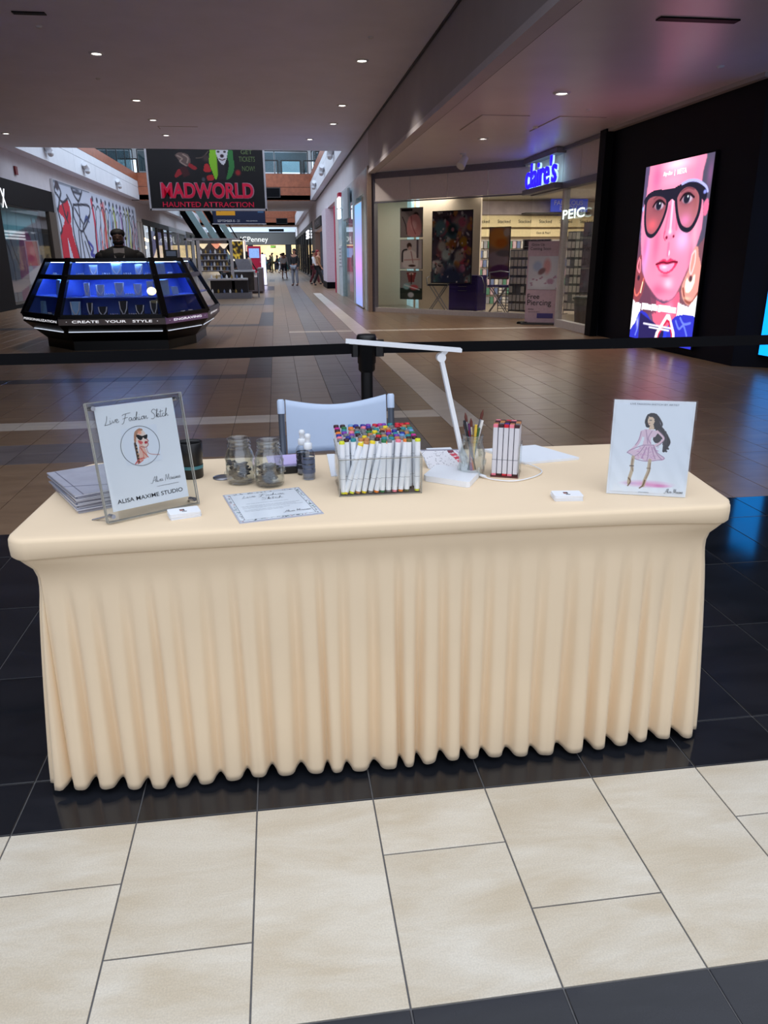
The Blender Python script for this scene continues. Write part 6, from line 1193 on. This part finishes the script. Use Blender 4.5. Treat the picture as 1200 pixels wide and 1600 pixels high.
# water-brush jar with brushes, pens
jb = jar('brush_jar', 'glass jar full of paint brushes and pens behind the lamp arm', .557, 2.112, .95)
bc = [((120, 40, 40), .2, 'reddish-brown'), ((190, 60, 50), .19, 'red'), ((226, 190, 70), .16, 'yellow'), ((40, 60, 70), .15, 'dark teal'), ((34, 34, 40), .17, 'black'), ((236, 236, 236), .17, 'white'), ((120, 50, 110), .155, 'purple'), ((150, 110, 60), .18, 'ochre'), ((40, 80, 150), .15, 'blue'), ((170, 130, 80), .165, 'wooden'), ((60, 100, 60), .15, 'green')]
for i, (c, L_, nm) in enumerate(bc):
    a = i*2.4; b0_ = Vector((.557+.012*math.cos(a+2.6), 2.112+.012*math.sin(a+2.6), TZ+.01)); b1_ = Vector((.557+.036*math.cos(a)*.8, 2.112+.03*math.sin(a)*.8, TZ+L_-.0)); 
    t = thing('paint_brush' if i in (0, 1, 7, 9) else 'pen', nm+(' handled paint brush' if i in (0, 1, 7, 9) else ' pen or pencil')+' standing in the glass brush jar', 'brush' if i in (0, 1, 7, 9) else 'pen', b0_, 'brushes and pens in the jar')
    d_ = (b1_-b0_)
    if i in (0, 1, 7, 9):
        obj('handle', MB().tube([b0_, b0_+d_*.7], [.0025, .0035], 8), M('brush_handle_'+nm, c, .35), t); obj('ferrule', MB().tube([b0_+d_*.7, b0_+d_*.85], [.0036, .004], 8), chrome, t); obj('bristles', MB().tube([b0_+d_*.85, b0_+d_*.93, b1_+d_*.0], [.004, .0048, .0008], 8), M('bristle_brown', (96, 44, 34), .6), t)
    else: obj('barrel', MB().tube([b0_, b0_+d_*.85], .0042, 8), M('pen_'+nm.replace(' ', '_'), c, .35), t); obj('cap', MB().tube([b0_+d_*.85, b1_], [.0048, .0042], 8), M('pen_'+nm.replace(' ', '_'), c, .35), t)
# clear box of round white markers
bx = (.143, .374, 1.957, 2.125)
t = thing('marker_box', 'clear acrylic box packed with white markers in front of the lamp', 'box', (.258, 2.04, TZ))
hb_, hf_ = .125, .105
obj('side', MB().box(bx[0], bx[1], bx[2], bx[2]+.003, TZ, TZ+hf_), acr, t); obj('side', MB().box(bx[0], bx[1], bx[3]-.003, bx[3], TZ, TZ+hb_), acr, t)
obj('side', MB().box(bx[0], bx[0]+.003, bx[2]+.003, bx[3]-.003, TZ, TZ+.11), acr, t); obj('side', MB().box(bx[1]-.003, bx[1], bx[2]+.003, bx[3]-.003, TZ, TZ+.11), acr, t)
obj('base', MB().box(bx[0]+.003, bx[1]-.003, bx[2]+.003, bx[3]-.003, TZ, TZ+.004), M('acrylic_smoke', (120, 104, 100), .3), t)
e_ = MB()
for a, b in (((bx[0], bx[2], TZ+hf_), (bx[1], bx[2], TZ+hf_)), ((bx[0], bx[2], TZ), (bx[0], bx[2], TZ+hf_)), ((bx[1], bx[2], TZ), (bx[1], bx[2], TZ+hf_)), ((bx[0], bx[2], TZ+.002), (bx[1], bx[2], TZ+.002)), ((bx[0], bx[2], TZ+hf_), (bx[0], bx[3], TZ+hb_)), ((bx[1], bx[2], TZ+hf_), (bx[1], bx[3], TZ+hb_))): e_.bar(a, b, .0022, .0022)
obj('edge', e_, edge, t)
mk_w = M('marker_white', (238, 242, 248), .35, noise=.01); seam = M('marker_seam', (120, 124, 134), .4)
MCOL = [('dark brown', (60, 30, 34)), ('lime yellow', (220, 226, 50)), ('sky blue', (110, 160, 210)), ('purple', (120, 60, 170)), ('pink', (240, 130, 150)), ('yellow', (240, 214, 40)), ('orange', (236, 130, 40)), ('green', (40, 120, 70)), ('teal', (40, 140, 150)), ('grey', (120, 120, 124)), ('red', (206, 30, 50)), ('navy blue', (40, 50, 150)), ('olive', (100, 104, 60)), ('magenta', (190, 40, 140)), ('tan', (190, 130, 80)), ('pale green', (150, 210, 150))]
mcm = {n: M('marker_'+n.replace(' ', '_'), c, .35, noise=0) for n, c in MCOL}
p0m = thing('marker', 'x', 'marker', (0, 0, 0)); LM = .148
obj('barrel', MB().tube([(0, 0, .006), (0, 0, LM-.008)], .0078, 10), mk_w, p0m, local=True); [obj('seam_line', MB().tube([(0, 0, LM*k_), (0, 0, LM*k_+.0008)], .00795, 10), seam, p0m, local=True) for k_ in (.68, .28)]
obj('end_cap', MB().tube([(0, 0, LM-.008), (0, 0, LM-.002), (0, 0, LM)], [.0078, .0078, .0066], 10), mcm['red'], p0m, local=True); obj('end_cap', MB().tube([(0, 0, 0), (0, 0, .006)], [.0066, .0075], 10), mcm['red'], p0m, local=True)
first = True; nxm, nym = 13, 8
front = ['lime yellow', 'yellow', 'lime yellow', 'tan', 'yellow', 'grey', 'orange', 'green', 'grey', 'pink', 'orange', 'olive', 'lime yellow']
for j in range(nym):
    for i in range(nxm):
        x = bx[0]+.012+i*(bx[1]-bx[0]-.024)/(nxm-1); y = bx[2]+.013+j*(bx[3]-bx[2]-.026)/(nym-1)
        cn = front[i] if j == 0 else ['grey', 'tan', 'olive', 'green', 'orange', 'grey', 'yellow', 'purple', 'sky blue', 'dark brown', 'pink', 'grey', 'red', 'teal', 'magenta', 'navy blue'][(i*3+j*5+(i*j) % 4) % 16]
        if j == nym-1: cn = ['dark brown', 'dark brown', 'sky blue', 'navy blue', 'navy blue', 'purple', 'red', 'magenta', 'purple', 'teal', 'red', 'red', 'red'][i]
        lx = ((.34-.022*i)*(1 if i < 7 else .75)+rs.uniform(-.09, .05)) if (j == 0 and 0 < i < 12) else rs.uniform(-.03, .03); 
        if i == 0: lx = -.03 if j else .0
        if i == 12: lx = .03 if j == 0 else -.02
        ly = -.05 if j == 0 else rs.uniform(-.04, .02)
        if j == 0 and 0 < i < 12: x -= .012
        r = p0m if first else dup(p0m)
        r.location = (x, y+(-.004 if j == 0 else 0), TZ+.006+(.0 if j == 0 else .002*j)); r.rotation_euler = (ly, lx, rs.random()*.3)
        r['label'] = 'white round marker with %s ends in the clear box%s' % (cn, ', front row' if j == 0 else ', back row' if j == nym-1 else ', middle rows'); r['group'] = 'round markers in the clear box'
        for ch in r.children:
            if ch.name.startswith('end_cap'): recolor(ch, mcm[cn])
        first = False
# small stand of square markers
q0 = Vector((.608, 2.085, TZ)); a_ = Vector((.0775, -.032, 0)).normalized(); b_ = Vector((-a_.y, a_.x, 0)); ang = math.atan2(a_.y, a_.x)
t = thing('marker_stand', 'small clear stand holding upright square markers', 'stand', q0)
obj('base', MB().slab(q0, a_*.082, b_*.09, (0, 0, .005)), M('stand_maroon', (90, 44, 44), .3), t); obj('side', MB().slab(q0+a_*.082, a_*.002, b_*.09, (0, 0, .095)), acr, t); obj('side', MB().slab(q0+b_*.09, a_*.084, b_*.002, (0, 0, .095)), acr, t)
e_ = MB(); e_.bar(q0+a_*.083+Vector((0, 0, .095)), q0+a_*.083+b_*.09+Vector((0, 0, .095)), .002, .002); e_.bar(q0+a_*.083, q0+a_*.083+Vector((0, 0, .095)), .002, .002); obj('edge', e_, edge, t)
sqw = M('square_marker_white', (214, 214, 222), .35, noise=.02); sq = thing('square_marker', 'x', 'marker', (0, 0, 0))
obj('barrel', MB().box(-.0068, .0068, -.0068, .0068, .006, .146, .0015), sqw, sq, local=True); obj('seam_line', MB().box(-.0071, .0071, -.0071, .0071, .048, .0495), seam, sq, local=True); obj('end_cap', MB().box(-.0068, .0068, -.0068, .0068, .146, .154, .0015), mcm['red'], sq, local=True); obj('end_cap', MB().box(-.0066, .0066, -.0066, .0066, 0, .006), mcm['red'], sq, local=True)
first = True; SC = ['pink', 'tan', 'dark brown', 'tan', 'dark brown', 'dark brown', 'dark brown', 'grey', 'red', 'dark brown', 'tan', 'navy blue']
for j in range(5):
    for i in range(5):
        r = sq if first else dup(sq); p = q0+a_*(.0095+i*.0157)+b_*(.0095+j*.0165); r.location = (p.x, p.y, TZ+.0055); r.rotation_euler = (0, 0, ang)
        cn = SC[(i*4+j*3) % 12]; r['label'] = 'white square marker with %s cap in the small clear stand, %s' % (cn, 'front row' if j == 0 else 'behind the front row'); r['group'] = 'square markers in the stand'; first = False
        for ch in r.children:
            if ch.name.startswith('end_cap'): recolor(ch, mcm[cn])
# desk lamp
lw_m = M('lamp_white', (236, 240, 246), .35, noise=.01)
t = thing('desk_lamp', 'slim white desk lamp with a flat arm and long bar head', 'lamp', (.5, 2.1, TZ))
b0 = Vector((.400, 2.072, TZ)); e1 = Vector((.117, -.091, 0)); e2 = Vector((.063, .115, 0))
bb = MB(); P_ = []
bb.prism([tuple((b0+e1*u_+e2*v_)[:2]) for u_, v_ in ((.06, 0), (.94, 0), (1, .06), (1, .94), (.94, 1), (.06, 1), (0, .94), (0, .06))], TZ+.0005, TZ+.018); obj('base', bb, lw_m, t)
jt = Vector((.538, 2.125, TZ+.018)); tp_ = Vector((.459, 2.13, 1.098))
obj('hinge', MB().tube([jt+Vector((-.012, 0, .008)), jt+Vector((.012, 0, .008))], .011, 14).box(jt.x-.014, jt.x+.014, jt.y-.012, jt.y+.012, TZ+.016, TZ+.03), lw_m, t)
obj('arm', MB().bar(jt+Vector((0, 0, .008)), tp_, .012, .021), lw_m, t); obj('hinge', MB().tube([tp_+Vector((0, -.012, 0)), tp_+Vector((0, .012, 0))], .013, 16), lw_m, t)

h0, h1 = Vector((.186, 2.15, 1.148)), Vector((.517, 2.125, 1.118))
obj('lamp_head', MB().bar(h0, h1, .036, .010), lw_m, t); obj('led_panel', MB().bar(h0*.97+h1*.03+Vector((0, 0, -.0058)), h0*.15+h1*.85+Vector((0, 0, -.0058)), .026, .001), M('lamp_diffuser', (245, 246, 240), .4), t); obj('neck', MB().bar(tp_+Vector((.0, 0, .004)), tp_+Vector((.016, 0, .022)), .014, .014), lw_m, t)
cpts = smooth([(.573, 2.09, TZ+.01), (.6, 2.05, TZ+.004), (.66, 2.02, TZ+.004), (.73, 2.05, TZ+.004), (.775, 2.1, TZ+.005), (.77, 2.16, TZ+.006), (.74, 2.2, TZ+.01), (.72, 2.26, TZ+.004)], 8); obj('cord', MB().tube(cpts, .0019, 8), lw_m, t); obj('plug', MB().tube([(.568, 2.095, TZ+.009), (.588, 2.065, TZ+.007)], .0045, 10), lw_m, t)
# swatch sheet, papers
t = thing('swatch_sheet', 'patterned paper with a row of pink and red colour swatches behind the lamp base', 'paper', (.5, 2.2, TZ))
w2 = Cv(60, 34, (226, 226, 232))
for _ in range(130): w2.ell(rs.random()*.66, rs.random(), .012, .012, rs.choice([(60, 60, 76), (120, 120, 134), (170, 170, 180)]), .4, .9)
for i, c in enumerate(((120, 40, 60), (200, 70, 90), (206, 60, 80), (230, 110, 120), (200, 50, 70))): x = .58+.04*i; w2.poly([(x, .08+i*.17), (x+.14, .04+i*.17), (x+.17, .17+i*.17), (x+.03, .21+i*.17)], c)
w2.line([(.8, .1), (.97, .5)], .02, (160, 150, 190)); w2.line([(.02, .03), (.98, .03)], .02, (90, 90, 110))
s0, su, sv = Vector((.424, 2.25, TZ+.05)), Vector((.14, -.012, .0)), Vector((.018, -.05, -.048)); obj('sheet', MB().slab(s0-Vector((0, 0, .0022)), su, sv, (0, .001, -.002)), white_p, t); obj('print', w2.mesh('print', s0, su, sv), MATS['paper_print'], t); obj('prop', MB().slab((.45, 2.255, TZ+.0005), (.08, 0, 0), (0, .03, 0), (0, 0, .045)), white_p, t)
def paper(label, P, h, name='paper_pad'):
    return tag(obj(name, MB().prism(P, TZ+.0003, TZ+h), white_p), label, 'paper')
paper('white paper pad lying at the back right of the table', [(.755, 2.2), (.947, 2.232), (.862, 2.42), (.67, 2.39)], .008); paper('white sheet of paper under the left end of the marker box', [(.134, 2.16), (.36, 2.16), (.36, 2.425), (.138, 2.425)], .003, 'paper_sheet')
# spray bottles
def spray(label, x, y, lb):
    t = thing('spray_bottle', label, 'bottle', (x, y, TZ)); c = (x, y, TZ+.0005)
    obj('body', MB().lathe([(.001, 0), (.018, 0), (.0195, .004), (.0195, .072), (.017, .084), (.0105, .092), (.0105, .096)], c, 24), glass('bottle_plastic', (246, 249, 252), .8, .05, .1), t); obj('liquid', MB().lathe([(.001, .003), (.0175, .004), (.0175, .03), (.001, .03)], c, 20), M('bluish_liquid', (120, 134, 160), .2), t)
    obj('collar', MB().lathe([(.0115, .092), (.0125, .094), (.0125, .108), (.009, .111)], c, 20, True), lw_m, t); obj('nozzle', MB().lathe([(.0075, .111), (.0075, .124), (.009, .126), (.009, .134), (.006, .137)], c, 16, True), lw_m, t)
    for i, (z0_, z1_) in enumerate(((.02, .032), (.036, .046), (.05, .062), (.066, .07))): obj('label_print', MB().lathe([(.0198, z0_), (.0198, z1_)], c, 24), lb, t)
spray('clear spray bottle with dark label bands and white pump, front one', .067, 2.15, M('label_slate', (86, 96, 120), .4)); spray('second spray bottle half hidden behind the front one', .052, 2.205, M('label_dark', (34, 38, 52), .4))
# ink pad / phone, cup
t = thing('ink_pad', 'black compact with a lavender lid beside the jars', 'case', (.01, 2.23, TZ)); obj('body', MB().slab((-.055, 2.205, TZ+.0005), (.105, .012, 0), (-.01, .07, 0), (0, 0, .02)), blk, t); obj('lid', MB().slab((-.05, 2.225, TZ+.022), (.095, .011, 0), (-.01, .062, .014), (0, 0, .004)), M('lavender_lid', (196, 184, 232), .3), t); obj('pad', MB().slab((-.045, 2.212, TZ+.0206), (.085, .01, 0), (-.002, .014, 0), (0, 0, .0015)), slm2, t)
t = thing('black_cup', 'matte black tumbler standing behind the acrylic sign', 'cup', (-.283, 2.225, TZ)); obj('body', MB().lathe([(.001, .0005), (.032, .0005), (.034, .004), (.0345, .06), (.037, .063), (.038, .108), (.036, .11), (.035, .1), (.031, .01), (.001, .008)], (-.283, 2.225, TZ), 28), blk, t); obj('print', MB().lathe([(.0349, .03), (.0353, .04)], (-.283, 2.225, TZ), 28), M('teal_label', (70, 130, 140), .5), t)
tag(obj('jar_lid', MB().lathe([(.001, .003), (.03, .003), (.03, .0005)], (-.19, 2.2, TZ), 20), alu_m), 'flat silver disc lid just behind the left mason jar', 'lid')
# folding chair
pl = M('chair_white_plastic', (196, 214, 240), .45, noise=.01); tu = M('chair_grey_tube', (96, 104, 118), .35, .4)
t = thing('folding_chair', 'white plastic folding chair with grey tube frame behind the table', 'chair', (.21, 2.8, 0))
xa, xb, yc = -.008, .424, 2.9
vs = []; n_ = 16; rows_ = 8
for side in (0, 1):
    for j in range(rows_+1):
        for i in range(n_+1):
            u_ = i/n_; v_ = j/rows_; zt = .848+.010*u_-.034*math.sin(math.pi*u_); z = zt+(.64-zt)*v_; vs.append((xa+.018+(xb-xa-.036)*u_, yc+.03*math.sin(math.pi*u_)-.03*v_+side*.012, z))
Nn2 = (n_+1)*(rows_+1); F = [(j*(n_+1)+i, (j+1)*(n_+1)+i, (j+1)*(n_+1)+i+1, j*(n_+1)+i+1) for j in range(rows_) for i in range(n_)]
F2 = [tuple(Nn2+k for k in reversed(f)) for f in F]; R1 = [(i, i+1, Nn2+i+1, Nn2+i) for i in range(n_)]+[(rows_*(n_+1)+i+1, rows_*(n_+1)+i, Nn2+rows_*(n_+1)+i, Nn2+rows_*(n_+1)+i+1) for i in range(n_)]
mb = MB(); mb.add(vs, F+F2+R1, True); obj('backrest', mb, pl, t)
for s, x, zt in ((-1, xa, .852), (1, xb, .862)):
    obj('top_cap', MB().tube([(x, yc-.012, zt-.055), (x, yc-.004, zt-.006), (x, yc-.003, zt)], [.0145, .0145, .010], 12), pl, t)
    obj('side_rail', MB().tube([(x, yc-.012, zt-.05), (x, yc-.03, .62), (x, 2.74, .42), (x, 2.56, 0)], .0125, 10), tu, t)
    obj('leg', MB().tube([(x+s*-.03, 2.62, .42), (x-s*.03, 2.98, .0)], .0125, 10), tu, t)
obj('seat', MB().box(xa+.02, xb-.02, 2.5, 2.86, .42, .445, .04), pl, t)
obj('seat_rail', MB().tube([(xa+.02, 2.68, .415), (xb-.02, 2.68, .415)], .01, 8), tu, t)
